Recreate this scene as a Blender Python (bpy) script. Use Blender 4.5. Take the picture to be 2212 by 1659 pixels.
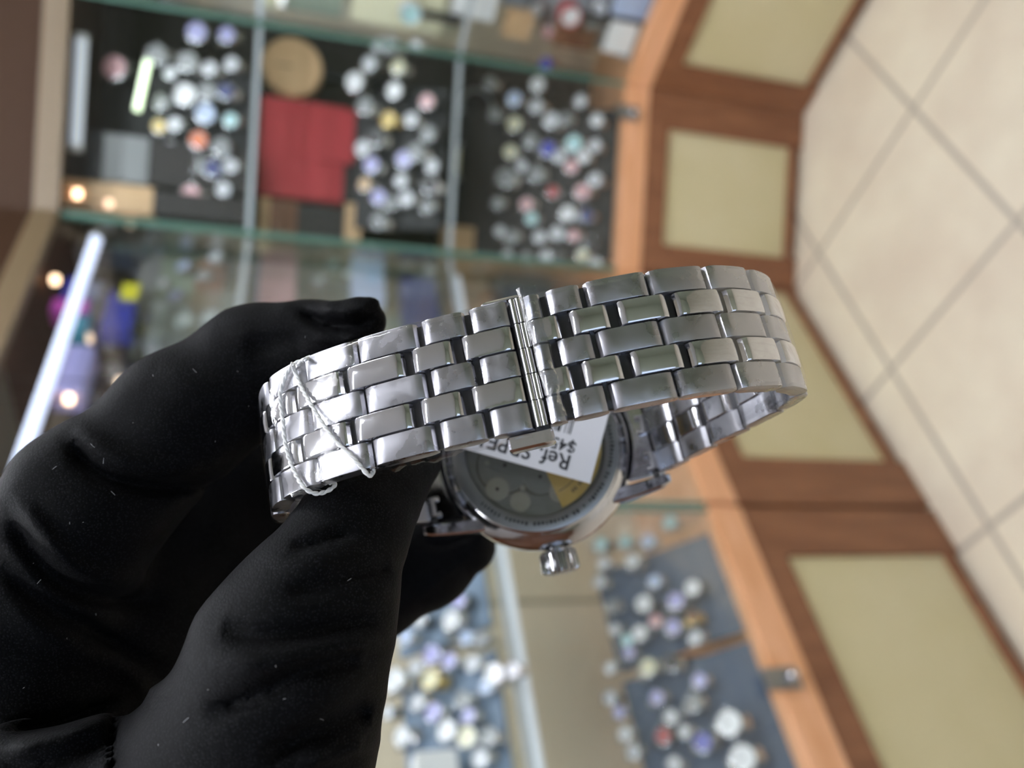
import bpy, math, random
import numpy as np
from mathutils import Vector, Matrix
random.seed(7); rng = np.random.default_rng(7)
for o in list(bpy.data.objects): bpy.data.objects.remove(o)
scn = bpy.context.scene
COL = scn.collection

# ------------------------------------------------------------------ camera
FPX, CX, CY, EYE = 1700.0, 1106.0, 829.5, np.array([0, 0, 1.5])
PITCH = math.radians(15.813); ROLL = math.radians(3.061)
F_ = np.array([0, math.cos(PITCH), -math.sin(PITCH)])
Dn = np.array([0, -math.sin(PITCH), -math.cos(PITCH)]); L_ = np.array([-1.0, 0, 0])
RP = math.cos(ROLL) * Dn - math.sin(ROLL) * L_       # towards the right edge of the photograph
DP = math.sin(ROLL) * Dn + math.cos(ROLL) * L_       # towards its bottom edge
cam = bpy.data.cameras.new('camera'); co = bpy.data.objects.new('camera', cam); COL.objects.link(co)
co.matrix_world = Matrix(((RP[0], -DP[0], -F_[0], EYE[0]), (RP[1], -DP[1], -F_[1], EYE[1]),
                          (RP[2], -DP[2], -F_[2], EYE[2]), (0, 0, 0, 1)))
cam.sensor_fit = 'HORIZONTAL'; cam.sensor_width = 36; cam.lens = FPX / 2212 * 36
cam.clip_start = 0.005; cam.clip_end = 60
cam.dof.use_dof = True; cam.dof.focus_distance = 0.108; cam.dof.aperture_fstop = 14.5
scn.camera = co
# ------------------------------------------------------------------ world, light, exposure
w = bpy.data.worlds.new('world'); scn.world = w; w.use_nodes = True
w.node_tree.nodes['Background'].inputs[0].default_value = (0.62, 0.74, 1.0, 1)
w.node_tree.nodes['Background'].inputs[1].default_value = 1.6
scn.view_settings.view_transform = 'Standard'; scn.view_settings.look = 'None'
scn.view_settings.gamma = 1; scn.view_settings.exposure = 0.35
scn.cycles.use_denoising = True
scn.cycles.max_bounces = 10; scn.cycles.transparent_max_bounces = 24
scn.cycles.sample_clamp_indirect = 6
def area(name, loc, rot, sx, sy, power, color):
    l = bpy.data.lights.new(name, 'AREA'); l.shape = 'RECTANGLE'; l.size = sx; l.size_y = sy
    l.energy = power; l.color = color
    o = bpy.data.objects.new(name, l); o.location = loc; o.rotation_euler = rot; COL.objects.link(o); return o
# daylight coming in through the shop window behind the photographer
area('daylight', (-1.0, -2.95, 1.5), (math.radians(90), 0, math.radians(180)), 3.2, 1.7, 14, (0.72, 0.82, 1.0))

# ------------------------------------------------------------------ materials
def mat(name, col, rough=0.5, metal=0.0, **kw):
    m = bpy.data.materials.new(name); m.use_nodes = True
    b = m.node_tree.nodes['Principled BSDF']
    b.inputs['Base Color'].default_value = (*col, 1); b.inputs['Roughness'].default_value = rough
    b.inputs['Metallic'].default_value = metal
    for k, v in kw.items():
        if k == 'emit': b.inputs['Emission Color'].default_value = (*v[0], 1); b.inputs['Emission Strength'].default_value = v[1]
        elif k == 'trans': b.inputs['Transmission Weight'].default_value = v
        elif k == 'coat': b.inputs['Coat Weight'].default_value = v
        elif k == 'sheen': b.inputs['Sheen Weight'].default_value = v; b.inputs['Sheen Roughness'].default_value = 0.45
        elif k == 'ior': b.inputs['IOR'].default_value = v
    return m
def nd(m, t, **kw):
    n = m.node_tree.nodes.new(t)
    for k, v in kw.items(): setattr(n, k, v)
    return n
def lk(m, a, b): m.node_tree.links.new(a, b)
def noise_color(m, c1, c2, scale, stretch=(1, 1, 1), detail=3, coord='Object'):
    tc = nd(m, 'ShaderNodeTexCoord'); mp = nd(m, 'ShaderNodeMapping'); mp.inputs['Scale'].default_value = stretch
    nz = nd(m, 'ShaderNodeTexNoise'); nz.inputs['Scale'].default_value = scale; nz.inputs['Detail'].default_value = detail
    cr = nd(m, 'ShaderNodeValToRGB'); cr.color_ramp.elements[0].color = (*c1, 1); cr.color_ramp.elements[1].color = (*c2, 1)
    cr.color_ramp.elements[0].position = 0.35; cr.color_ramp.elements[1].position = 0.65
    lk(m, tc.outputs[coord], mp.inputs[0]); lk(m, mp.outputs[0], nz.inputs[0]); lk(m, nz.outputs[0], cr.inputs[0])
    lk(m, cr.outputs[0], m.node_tree.nodes['Principled BSDF'].inputs['Base Color'])
    return nz
def noise_bump(m, scale, strength, dist, kind='noise', stretch=(1, 1, 1), coord='Object'):
    tc = nd(m, 'ShaderNodeTexCoord'); mp = nd(m, 'ShaderNodeMapping'); mp.inputs['Scale'].default_value = stretch
    nz = nd(m, 'ShaderNodeTexNoise' if kind == 'noise' else 'ShaderNodeTexVoronoi'); nz.inputs['Scale'].default_value = scale
    bp = nd(m, 'ShaderNodeBump'); bp.inputs['Strength'].default_value = strength; bp.inputs['Distance'].default_value = dist
    lk(m, tc.outputs[coord], mp.inputs[0]); lk(m, mp.outputs[0], nz.inputs[0]); lk(m, nz.outputs[0], bp.inputs['Height'])
    lk(m, bp.outputs[0], m.node_tree.nodes['Principled BSDF'].inputs['Normal'])
M = {}
M['polished'] = mat('polished_steel', (0.66, 0.66, 0.69), 0.08, 1)
noise_bump(M['polished'], 260, 0.10, 0.0006)
M['brushed'] = mat('brushed_steel', (0.44, 0.44, 0.47), 0.33, 1)
noise_bump(M['brushed'], 1400, 0.12, 0.0001)
def smudge(m, lo, hi, sc):
    tc = nd(m, 'ShaderNodeTexCoord'); nz = nd(m, 'ShaderNodeTexNoise'); nz.inputs['Scale'].default_value = sc; nz.inputs['Detail'].default_value = 5
    mr = nd(m, 'ShaderNodeMapRange'); mr.inputs['From Min'].default_value = .35; mr.inputs['From Max'].default_value = .65
    mr.inputs['To Min'].default_value = lo; mr.inputs['To Max'].default_value = hi
    lk(m, tc.outputs['Object'], nz.inputs[0]); lk(m, nz.outputs[0], mr.inputs[0]); lk(m, mr.outputs[0], m.node_tree.nodes['Principled BSDF'].inputs['Roughness'])
smudge(M['brushed'], .22, .42, 320); smudge(M['polished'], .05, .16, 260)
M['dark_steel'] = mat('dark_steel', (0.06, 0.06, 0.065), 0.4, 1)
M['crown'] = mat('crown_steel', (0.45, 0.45, 0.46), 0.2, 1)
M['ring'] = mat('caseback_steel', (0.26, 0.265, 0.27), 0.38, 1)
M['plate'] = mat('movement_plate', (0.25, 0.25, 0.22), 0.42, 0.85)
M['gear'] = mat('movement_gear', (0.38, 0.36, 0.29), 0.4, 0.8)
M['rotor'] = mat('gold_rotor', (0.62, 0.44, 0.15), 0.38, 0.7)
M['engrave'] = mat('engraving', (0.10, 0.08, 0.05), 0.7)
M['dial_white'] = mat('dial_white', (0.85, 0.85, 0.83), 0.3)
M['jewel'] = mat('jewel', (0.05, 0.03, 0.035), 0.2)
M['card'] = mat('card', (0.80, 0.79, 0.82), 0.55); noise_bump(M['card'], 3000, .05, .0001)
M['ink'] = mat('ink', (0.03, 0.03, 0.035), 0.6)
M['string'] = mat('string', (0.82, 0.81, 0.80), 0.75)
def thin_clear(name, tint, rough, base=0.03, top=0.5, bump=None):
    m = bpy.data.materials.new(name); m.use_nodes = True; nt = m.node_tree; nt.nodes.clear()
    out = nd(m, 'ShaderNodeOutputMaterial'); mix = nd(m, 'ShaderNodeMixShader')
    tr = nd(m, 'ShaderNodeBsdfTransparent'); tr.inputs[0].default_value = (*tint, 1)
    gl = nd(m, 'ShaderNodeBsdfGlossy'); gl.inputs['Roughness'].default_value = rough
    lw = nd(m, 'ShaderNodeLayerWeight'); lw.inputs[0].default_value = 0.35
    mr = nd(m, 'ShaderNodeMapRange'); mr.inputs['To Min'].default_value = base; mr.inputs['To Max'].default_value = top
    lk(m, lw.outputs['Fresnel'], mr.inputs[0]); lk(m, mr.outputs[0], mix.inputs[0])
    lk(m, tr.outputs[0], mix.inputs[1]); lk(m, gl.outputs[0], mix.inputs[2]); lk(m, mix.outputs[0], out.inputs[0])
    if bump:
        tc = nd(m, 'ShaderNodeTexCoord'); nz = nd(m, 'ShaderNodeTexNoise'); nz.inputs['Scale'].default_value = bump[0]
        nz.inputs['Detail'].default_value = 4
        bp = nd(m, 'ShaderNodeBump'); bp.inputs['Strength'].default_value = bump[1]; bp.inputs['Distance'].default_value = bump[2]
        lk(m, tc.outputs['Object'], nz.inputs[0]); lk(m, nz.outputs[0], bp.inputs['Height'])
        lk(m, bp.outputs[0], gl.inputs['Normal']); lk(m, bp.outputs[0], lw.inputs['Normal'])
    return m
M['film'] = thin_clear('clear_film', (0.97, 0.97, 0.98), 0.09, 0.006, 0.16, (260, 0.35, 0.0005))
M['crystal'] = thin_clear('crystal', (0.97, 0.98, 0.98), 0.02, 0.03, 0.5)
M['pane'] = thin_clear('glass_pane', (0.975, 0.992, 0.985), 0.01, 0.03, 0.22)
M['glass_edge'] = mat('glass_edge', (0.13, 0.27, 0.21), 0.2, 0, trans=0.2)
M['shelf_edge'] = mat('shelf_edge', (0.62, 0.66, 0.72), 0.2, 0.2)
M['glove'] = mat('black_knit', (0.0015, 0.0015, 0.0021), 0.7, 0, sheen=0.006)
M['glove'].node_tree.nodes['Principled BSDF'].inputs['Specular IOR Level'].default_value = 0.08
noise_bump(M['glove'], 2900, 0.28, 0.00018, 'voronoi', (1, .7, 1))
def knit(m):     # pale loop tips of the knit, the light they catch put into the colour
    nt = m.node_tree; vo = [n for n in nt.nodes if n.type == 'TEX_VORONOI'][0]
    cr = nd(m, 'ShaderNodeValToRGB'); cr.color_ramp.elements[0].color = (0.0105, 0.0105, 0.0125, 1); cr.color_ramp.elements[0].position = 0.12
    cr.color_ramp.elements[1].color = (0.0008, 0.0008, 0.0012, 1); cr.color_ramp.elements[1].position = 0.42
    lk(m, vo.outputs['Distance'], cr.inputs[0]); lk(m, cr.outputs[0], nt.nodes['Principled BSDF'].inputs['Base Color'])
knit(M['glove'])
M['lint'] = mat('lint', (0.6, 0.6, 0.62), 0.8)
M['brown'] = mat('brown_wood', (0.19, 0.075, 0.030), 0.42)
noise_color(M['brown'], (0.165, 0.06, 0.024), (0.225, 0.09, 0.038), 5, (6, 6, 1))
M['trim'] = mat('orange_wood', (0.62, 0.29, 0.13), 0.35)
noise_color(M['trim'], (0.72, 0.35, 0.17), (0.82, 0.43, 0.24), 6, (1, 1, 5))
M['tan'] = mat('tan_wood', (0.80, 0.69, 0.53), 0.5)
M['cream'] = mat('cream_panel', (0.60, 0.53, 0.31), 0.35)
noise_color(M['cream'], (0.58, 0.51, 0.29), (0.64, 0.57, 0.36), 3)
M['header'] = mat('dark_header_wood', (0.035, 0.018, 0.010), 0.6); M['header'].node_tree.nodes['Principled BSDF'].inputs['Specular IOR Level'].default_value = 0.1; M['mould'] = mat('moulding_wood', (0.12, 0.085, 0.045), 0.5)
M['kick'] = mat('kick', (0.22, 0.21, 0.18), 0.5)
M['darkback'] = mat('dark_back', (0.035, 0.03, 0.03), 0.6)
M['wallgreen'] = mat('wall_paint', (0.36, 0.40, 0.30), 0.7)
M['ceil'] = mat('ceiling_paint', (0.80, 0.80, 0.82), 0.8)
M['lamp'] = mat('tube_glow', (1, 1, 1), 0.5, 0, emit=((0.90, 0.93, 1.0), 58))
M['strip'] = mat('strip_glow', (0.8, 0.85, 1), 0.4, 0, emit=((0.64, 0.71, 1.0), 1.25))
M['strip_dim'] = mat('strip_glow_dim', (0.8, 0.85, 0.9), 0.4, 0, emit=((0.75, 0.80, 0.95), 0.32))
M['strip_fill'] = mat('strip_glow_fill', (0.8, 0.85, 1), 0.4, 0, emit=((0.95, 0.93, 1.0), 22))  # boosted glow for the unseen fill tubes
M['warm'] = mat('warm_reflection', (1, .8, .6), 0.5, 0, emit=((1.0, 0.66, 0.42), 5))  # glow put in for warm reflections
M['green_glow'] = mat('green_reflection', (1, 1, 1), 0.5, 0, emit=((0.78, 1.0, 0.60), 1.9))  # glow of the bar that replaces a lamp reflection
M['fixture'] = mat('fixture_white', (0.8, 0.8, 0.8), 0.4)
def floor_mat():
    m = mat('cream_tiles', (0.66, 0.58, 0.45), 0.22)
    tc = nd(m, 'ShaderNodeTexCoord'); outs = []
    for v, off in (((0.737, 0.676, 0), -0.272), ((0.676, -0.737, 0), -0.232)):
        d = nd(m, 'ShaderNodeVectorMath', operation='DOT_PRODUCT'); d.inputs[1].default_value = v
        a = nd(m, 'ShaderNodeMath', operation='ADD'); a.inputs[1].default_value = off + 0.003 + 0.473 * 20
        lk(m, tc.outputs['Object'], d.inputs[0]); lk(m, d.outputs['Value'], a.inputs[0]); outs.append(a)
    cb = nd(m, 'ShaderNodeCombineXYZ'); lk(m, outs[0].outputs[0], cb.inputs[0]); lk(m, outs[1].outputs[0], cb.inputs[1])
    br = nd(m, 'ShaderNodeTexBrick', offset=0.0, squash=1.0)
    br.inputs['Scale'].default_value = 1; br.inputs['Brick Width'].default_value = 0.473; br.inputs['Row Height'].default_value = 0.473
    br.inputs['Mortar Size'].default_value = 0.008; br.inputs['Mortar Smooth'].default_value = 0.3
    lk(m, cb.outputs[0], br.inputs['Vector'])
    nz = nd(m, 'ShaderNodeTexNoise'); nz.inputs['Scale'].default_value = 4.5; nz.inputs['Detail'].default_value = 4
    lk(m, tc.outputs['Object'], nz.inputs[0])
    cr = nd(m, 'ShaderNodeValToRGB'); cr.color_ramp.elements[0].color = (0.70, 0.60, 0.47, 1); cr.color_ramp.elements[1].color = (0.82, 0.74, 0.58, 1)
    cr.color_ramp.elements[0].position = .3; cr.color_ramp.elements[1].position = .7
    lk(m, nz.outputs[0], cr.inputs[0]); lk(m, cr.outputs[0], br.inputs['Color1']); lk(m, cr.outputs[0], br.inputs['Color2'])
    br.inputs['Mortar'].default_value = (0.44, 0.39, 0.32, 1)
    lk(m, br.outputs['Color'], m.node_tree.nodes['Principled BSDF'].inputs['Base Color'])
    return m
M['tiles'] = floor_mat()
_cm = {}
def cmat(col, rough=0.35, metal=0.0):
    k = (tuple(col), rough, metal)
    if k not in _cm: _cm[k] = mat('colour_%d' % len(_cm), col, rough, metal)
    return _cm[k]

# ------------------------------------------------------------------ mesh helpers
def mesh_data(name, V, Fc, m, smooth=False, auto=None):
    me = bpy.data.meshes.new(name); me.from_pydata([tuple(map(float, v)) for v in V], [], [tuple(map(int, f)) for f in Fc])
    me.materials.append(m)
    if smooth:
        me.polygons.foreach_set('use_smooth', [True] * len(me.polygons))
        if auto: 
            try: me.set_sharp_from_angle(angle=math.radians(auto))
            except Exception: pass
    me.update(); return me
def put(name, me, parent=None, loc=(0, 0, 0)):
    o = bpy.data.objects.new(name, me); COL.objects.link(o); o.location = loc
    if parent: o.parent = parent
    return o
def obj(name, V, Fc, m, parent=None, smooth=False, auto=None, loc=(0, 0, 0)):
    return put(name, mesh_data(name, V, Fc, m, smooth, auto), parent, loc)
def empty(name, loc, label=None, cat=None, group=None):
    o = bpy.data.objects.new(name, None); COL.objects.link(o); o.location = loc; o.empty_display_size = 0.02
    if label: tag(o, label, cat, group)
    return o
def tag(o, label, cat, group=None):
    o['label'] = label; o['category'] = cat
    if group: o['group'] = group
    return o
class Geo:
    def __init__(s): s.V = []; s.F = []
    def add(s, V, Fc):
        k = len(s.V); s.V += [tuple(v) for v in V]; s.F += [tuple(i + k for i in f) for f in Fc]; return s
    def hexa(s, P):   # 8 points: bottom loop 0-3, top loop 4-7
        return s.add(P, [(3, 2, 1, 0), (4, 5, 6, 7), (0, 1, 5, 4), (1, 2, 6, 5), (2, 3, 7, 6), (3, 0, 4, 7)])
    def box(s, a, b):
        (x0, y0, z0), (x1, y1, z1) = a, b
        return s.hexa([(x0, y0, z0), (x1, y0, z0), (x1, y1, z0), (x0, y1, z0), (x0, y0, z1), (x1, y0, z1), (x1, y1, z1), (x0, y1, z1)])
    def grid(s, G, close_u=False, close_v=False):
        G = np.asarray(G); nu, nv = G.shape[:2]; F = []
        for i in range(nu if close_u else nu - 1):
            for j in range(nv if close_v else nv - 1):
                a, b = i, (i + 1) % nu; c, d = j, (j + 1) % nv
                F.append((a * nv + c, b * nv + c, b * nv + d, a * nv + d))
        return s.add(G.reshape(-1, 3), F)
    def tube(s, pts, r, n=8, caps=True):
        pts = np.asarray(pts, float); m = len(pts); r = np.broadcast_to(r, (m,))
        t = np.gradient(pts, axis=0); t /= np.linalg.norm(t, axis=1)[:, None] + 1e-12
        u = np.cross(t[0], (0.3, 0.5, 0.81)); u /= np.linalg.norm(u); rows = []
        for i in range(m):
            u = u - t[i] * (u @ t[i]); u /= np.linalg.norm(u); v = np.cross(t[i], u)
            a = np.linspace(0, 2 * np.pi, n, endpoint=False)
            rows.append(pts[i] + r[i] * (np.cos(a)[:, None] * u + np.sin(a)[:, None] * v))
        k = len(s.V); s.grid(rows, close_v=True)
        if caps: s.F += [tuple(k + j for j in range(n)), tuple(k + (m - 1) * n + j for j in reversed(range(n)))]
        return s
    def make(s, name, m, parent=None, smooth=False, auto=None, loc=(0, 0, 0)): return obj(name, s.V, s.F, m, parent, smooth, auto, loc)
def lathe(prof, n=64, cap0=False, cap1=False):  # profile of (r, h): axis = local z
    g = Geo(); a = np.linspace(0, 2 * np.pi, n, endpoint=False)
    rows = [np.stack([r * np.cos(a), r * np.sin(a), np.full(n, h)], 1) for r, h in prof]
    g.grid(rows, close_v=True)
    if cap0: g.F.append(tuple(range(n)))
    if cap1: g.F.append(tuple((len(prof) - 1) * n + j for j in reversed(range(n))))
    return g

# ================================================================== ROOM
def struct(name, a, b, m):
    o = Geo().box(a, b).make(name, m); o['kind'] = 'structure'; return o
struct('floor', (-3.4, -3.0, -0.05), (3.4, 3.4, 0), M['tiles'])
struct('ceiling', (-3.4, -3.0, 2.9), (3.4, 3.4, 2.95), M['ceil'])
struct('wall_left', (-3.45, -3.0, 0), (-3.4, 3.4, 2.9), M['brown'])
struct('wall_right', (3.4, -3.0, 0), (3.45, 3.4, 2.9), M['wallgreen'])
struct('wall_far', (-3.4, 3.4, 0), (3.4, 3.45, 2.9), M['wallgreen'])
g = Geo(); wx0, wx1, wz0, wz1 = -2.6, 0.6, 0.7, 2.3
g.box((-3.4, -3.05, 0), (wx0, -3.0, 2.9)); g.box((wx1, -3.05, 0), (3.4, -3.0, 2.9))
g.box((wx0, -3.05, 0), (wx1, -3.0, wz0)); g.box((wx0, -3.05, wz1), (wx1, -3.0, 2.9))
o = g.make('wall_near', M['wallgreen']); o['kind'] = 'structure'
g = Geo()
for x in (wx0, -1.02, wx1 - 0.04): g.box((x, -3.05, wz0), (x + 0.04, -3.0, wz1))
for z in (wz0, wz1 - 0.04): g.box((wx0, -3.05, z), (wx1, -3.0, z + 0.04))
wf = g.make('window_1', M['fixture']); wf['kind'] = 'structure'
Geo().box((wx0, -3.03, wz0), (wx1, -3.024, wz1)).make('pane', M['pane'], wf)
k = 0
for (x, y, where) in ((-1.15, 0.55, 'in front of the nearest showcase'), (0.35, 1.15, 'in front of the middle showcase'), (1.6, 0.5, 'by the right wall'), (0.2, -0.2, 'straight above the viewer')):
    r = empty('ceiling_light', (x, y, 2.9), 'white twin tube ceiling light ' + where, 'ceiling light', 'tube lights on the ceiling')
    Geo().box((-0.62, -0.09, -0.05), (0.62, 0.09, 0)).make('housing', M['fixture'], r)
    for s in (-1, 1):
        Geo().tube([(-0.59, s * 0.045, -0.07), (0.59, s * 0.045, -0.07)], 0.014, 10).make('tube', M['lamp'], r)

# ================================================================== CABINETS
P12 = np.array([0.885, 2.12]); P23 = np.array([0.350, 2.12])
a3 = math.radians(44.5); a1 = math.radians(50)
class Facet:
    def __init__(s, P, d, n): s.P = np.array(P, float); s.d = np.array(d, float); s.n = np.array(n, float)
    def at(s, t, dep, z): q = s.P + s.d * t + s.n * dep; return np.array([q[0], q[1], z])
F2 = Facet(P23, (1, 0), (0, 1))
F1 = Facet(P12, (math.cos(a1), -math.sin(a1)), (math.sin(a1), math.cos(a1)))
F3 = Facet(P23, (-math.cos(a3), -math.sin(a3)), (-math.sin(a3), math.cos(a3)))
def ray(x, y): return F_ * FPX + RP * (x - CX) + DP * (y - CY)
def hit_z(x, y, z): d = ray(x, y); return EYE + d * ((z - EYE[2]) / d[2])
def hit_board(f, x, y, b):     # board = (d0,z0,d1,z1) line in depth/height, any t
    d0, z0, d1, z1 = b
    # plane through f.at(0,d0,z0) with directions f.d and slope
    o = f.at(0, d0, z0); e1 = np.array([*f.d, 0]); e2 = f.at(0, d1, z1) - o; n = np.cross(e1, e2)
    r = ray(x, y); k = ((o - EYE) @ n) / (r @ n); return EYE + r * k
DEPTH = 0.42; ZT, ZS1, ZS2, ZS3, ZH = 0.56, 1.10, 1.625, 2.0, 2.07
mA = (F2.n + F3.n) / (1 + F2.n @ F3.n); mB = (F2.n + F1.n) / (1 + F2.n @ F1.n)
def cabinet(f, t0, t1, m0, m1, label, panels, shelf_mat, back):
    # m0,m1: (t shift per depth) of the two side walls (mitred corners)
    base = f.at((t0 + t1) / 2, 0, 0); root = empty('display_cabinet', base, label, 'cabinet', None)
    def P(t, d, z):
        u = (t - t0) / (t1 - t0); tt = t + d * ((1 - u) * m0 + u * m1); return f.at(tt, d, z) - base
    def blk(g, ta, tb, da, db, za, zb):
        g.hexa([P(ta, da, za), P(tb, da, za), P(tb, db, za), P(ta, db, za), P(ta, da, zb), P(tb, da, zb), P(tb, db, zb), P(ta, db, zb)]); return g
    e = 0.0008
    t0_, t1_ = t0 + e, t1 - e
    blk(Geo(), t0_, t1_, 0.03, DEPTH, 0.035, ZT - 0.03).make('base', M['brown'], root)
    blk(Geo(), t0_, t1_, 0.05, DEPTH, 0, 0.035).make('kick_board', M['kick'], root)
    g = Geo(); zs0, zs1 = 0.035, ZT - 0.03; cur = t0_
    for (a, b) in panels:
        blk(g, cur, a, 0.0, 0.03, 0.004, zs1); cur = b
        blk(g, a, b, 0.0, 0.03, 0.46, zs1); blk(g, a, b, 0.0, 0.03, 0.02, 0.045)
    blk(g, cur, t1_, 0.0, 0.03, 0.004, zs1); g.make('door_frame', M['brown'], root)
    for (a, b) in panels:
        blk(Geo(), a, b, 0.012, 0.03, 0.045, 0.46).make('door_panel', M['cream'], root)
    # light wood sill on which the glass stands
    g = Geo(); blk(g, t0_, t1_, -0.004, DEPTH, ZT - 0.03, ZT); g.make('sill', M['trim'], root)
    g = Geo(); blk(g, t0_, t1_, -0.006, 0.035, ZT, ZT + 0.045); g.make('sill_rail', M['trim'], root)
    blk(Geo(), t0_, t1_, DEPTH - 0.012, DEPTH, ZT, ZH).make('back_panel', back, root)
    for z in (ZS1, ZS2):
        s = blk(Geo(), t0 + 0.01, t1 - 0.01, 0.022, DEPTH - 0.015, z - 0.010, z).make('shelf', shelf_mat, root)
        blk(Geo(), t0 + 0.008, t1 - 0.008, 0.014, 0.022, z - 0.012, z + 0.001).make('shelf_edge', M['shelf_edge'], s)
    blk(Geo(), t0 + 0.006, t1 - 0.006, 0.004, 0.009, ZT + 0.046, ZH).make('glass_front', M['pane'], root)
    for ta in (t0 + 0.001, t1 - 0.006): blk(Geo(), ta, ta + 0.005, 0.000, 0.014, ZT + 0.046, ZH).make('glass_edge', M['glass_edge'], root)
    blk(Geo(), t0 + 0.001, t0 + 0.005, 0.016, DEPTH - 0.014, ZT + 0.046, ZH).make('side_glass', M['pane'], root)
    blk(Geo(), t0_, t1_, 0.0, DEPTH, ZH + 0.001, 2.42).make('header', M['header'], root)
    blk(Geo(), t0_, t1_, -0.012, 0.012, ZH - 0.02, ZH + 0.035).make('header_moulding', M['mould'], root)
    return root
tA = mA @ F2.d; tB = mB @ F2.d; tA3 = mA @ F3.d; tB1 = mB @ F1.d
TW = F2.at(0, 0, 0); W2 = P12[0] - P23[0]
cabinet(F2, 0, W2, tA, tB, 'middle glass showcase between the two angled ones, brown base with one cream door', [(0.085, 0.425)], M['pane'], M['darkback'])
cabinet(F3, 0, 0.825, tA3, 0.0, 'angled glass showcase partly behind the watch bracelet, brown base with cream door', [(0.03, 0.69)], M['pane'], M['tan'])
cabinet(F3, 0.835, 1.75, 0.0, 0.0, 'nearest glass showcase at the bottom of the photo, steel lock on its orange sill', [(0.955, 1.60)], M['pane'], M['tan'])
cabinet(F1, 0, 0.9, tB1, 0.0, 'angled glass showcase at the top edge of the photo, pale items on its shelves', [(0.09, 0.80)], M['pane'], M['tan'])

# --- tube lights, fill tubes and glows put in for reflections, inside the cabinets
def light_bar(f, ta, tb, dep, z, r, m, name, label, grp=None):
    a, b = f.at(ta, dep, z), f.at(tb, dep, z); c = (a + b) / 2; e = (b - a) / np.linalg.norm(b - a)
    root = empty(name, c, label, 'light', grp)
    Geo().tube([a - c, b - c], r, 10).make('tube', m, root)
    for q, v in ((a - c, -e), (b - c, e)): Geo().tube([q, q + v * 0.012], r * 1.15, 10).make('end_cap', M['fixture'], root)
light_bar(F3, 0.05, 0.79, 0.03, 1.965, 0.013, M['strip'], 'tube_light', 'long bluish white tube light under the top of the angled showcase behind the glove')
light_bar(F2, 0.18, 0.44, 0.05, 2.035, 0.014, M['strip_dim'], 'tube_light', 'dim bluish tube light under the top of the middle showcase')
light_bar(F3, 0.87, 1.6, 0.040, ZS1 - 0.028, 0.007, M['strip_dim'], 'tube_light', 'slim bluish light tube under the middle shelf edge of the nearest showcase')
light_bar(F3, 0.06, 0.78, 0.040, ZS1 - 0.028, 0.007, M['strip_dim'], 'tube_light', 'slim bluish light tube added under the middle shelf of the angled showcase behind the bracelet')  # added to brighten the showcase interior
light_bar(F3, 0.42, 0.76, 0.06, ZS2 - 0.03, 0.010, M['strip_fill'], 'tube_light', 'unseen tube light added under the top shelf of the angled showcase, behind the gloved finger')  # unseen behind the glove, added to light the shelf below
light_bar(F3, 0.90, 1.6, 0.05, 1.99, 0.015, M['strip_fill'], 'tube_light', 'unseen tube light boosted as fill in the nearest showcase, out past the glove')  # unseen tube, boosted to brighten this showcase
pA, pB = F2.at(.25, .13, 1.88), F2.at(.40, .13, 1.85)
def glowbar(p0, p1, r, m, label):
    c = (p0 + p1) / 2; root = empty('reflection_bar', c, label, 'lamp')
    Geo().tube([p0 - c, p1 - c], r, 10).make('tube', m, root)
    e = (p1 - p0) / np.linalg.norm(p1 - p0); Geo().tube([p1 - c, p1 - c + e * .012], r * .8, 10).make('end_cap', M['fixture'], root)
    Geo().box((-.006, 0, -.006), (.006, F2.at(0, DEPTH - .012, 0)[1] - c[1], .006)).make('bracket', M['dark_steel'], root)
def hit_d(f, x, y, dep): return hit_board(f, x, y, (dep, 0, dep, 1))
glowbar(hit_d(F2, 296, 238, .12), hit_d(F2, 319, 132, .12), 0.0085, M['green_glow'], 'added yellow green glowing bar for a lamp reflection in the middle showcase, above the watches')  # glowing bar added in place of a lamp reflection on the glass
REFLECTIONS = [(F2, 161, 418, 'warm', 'at the corner by the tube light'), (F2, 229, 440, 'dim', 'just inside the middle showcase corner'), (F3, 112, 604, 'warm', 'beside the upper part of the long tube light'),
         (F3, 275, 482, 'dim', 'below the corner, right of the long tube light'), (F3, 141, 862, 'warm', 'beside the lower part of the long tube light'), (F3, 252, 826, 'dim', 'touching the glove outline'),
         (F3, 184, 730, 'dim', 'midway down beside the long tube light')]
M['warmdim'] = mat('warm_reflection_dim', (1, .8, .6), 0.5, 0, emit=((1.0, 0.70, 0.50), 1.5))  # weaker glow for the fainter reflections
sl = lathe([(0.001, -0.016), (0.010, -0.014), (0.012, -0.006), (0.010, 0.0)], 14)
for f, x, y, kd, wh in REFLECTIONS:  # glowing dots added where warm spotlights reflect
    p = hit_d(f, x, y, .10); r = empty('reflection_spot', p, 'small warm glow added for a reflection, ' + wh, 'lamp', 'warm reflection glows in the showcases')
    sl.make('glow_dot', M['warm' if kd == 'warm' else 'warmdim'], r, True)
    Geo().tube([(0, 0, 0.0), (0, 0, ZH - p[2])], 0.0018, 6).make('stem', M['dark_steel'], r)

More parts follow.
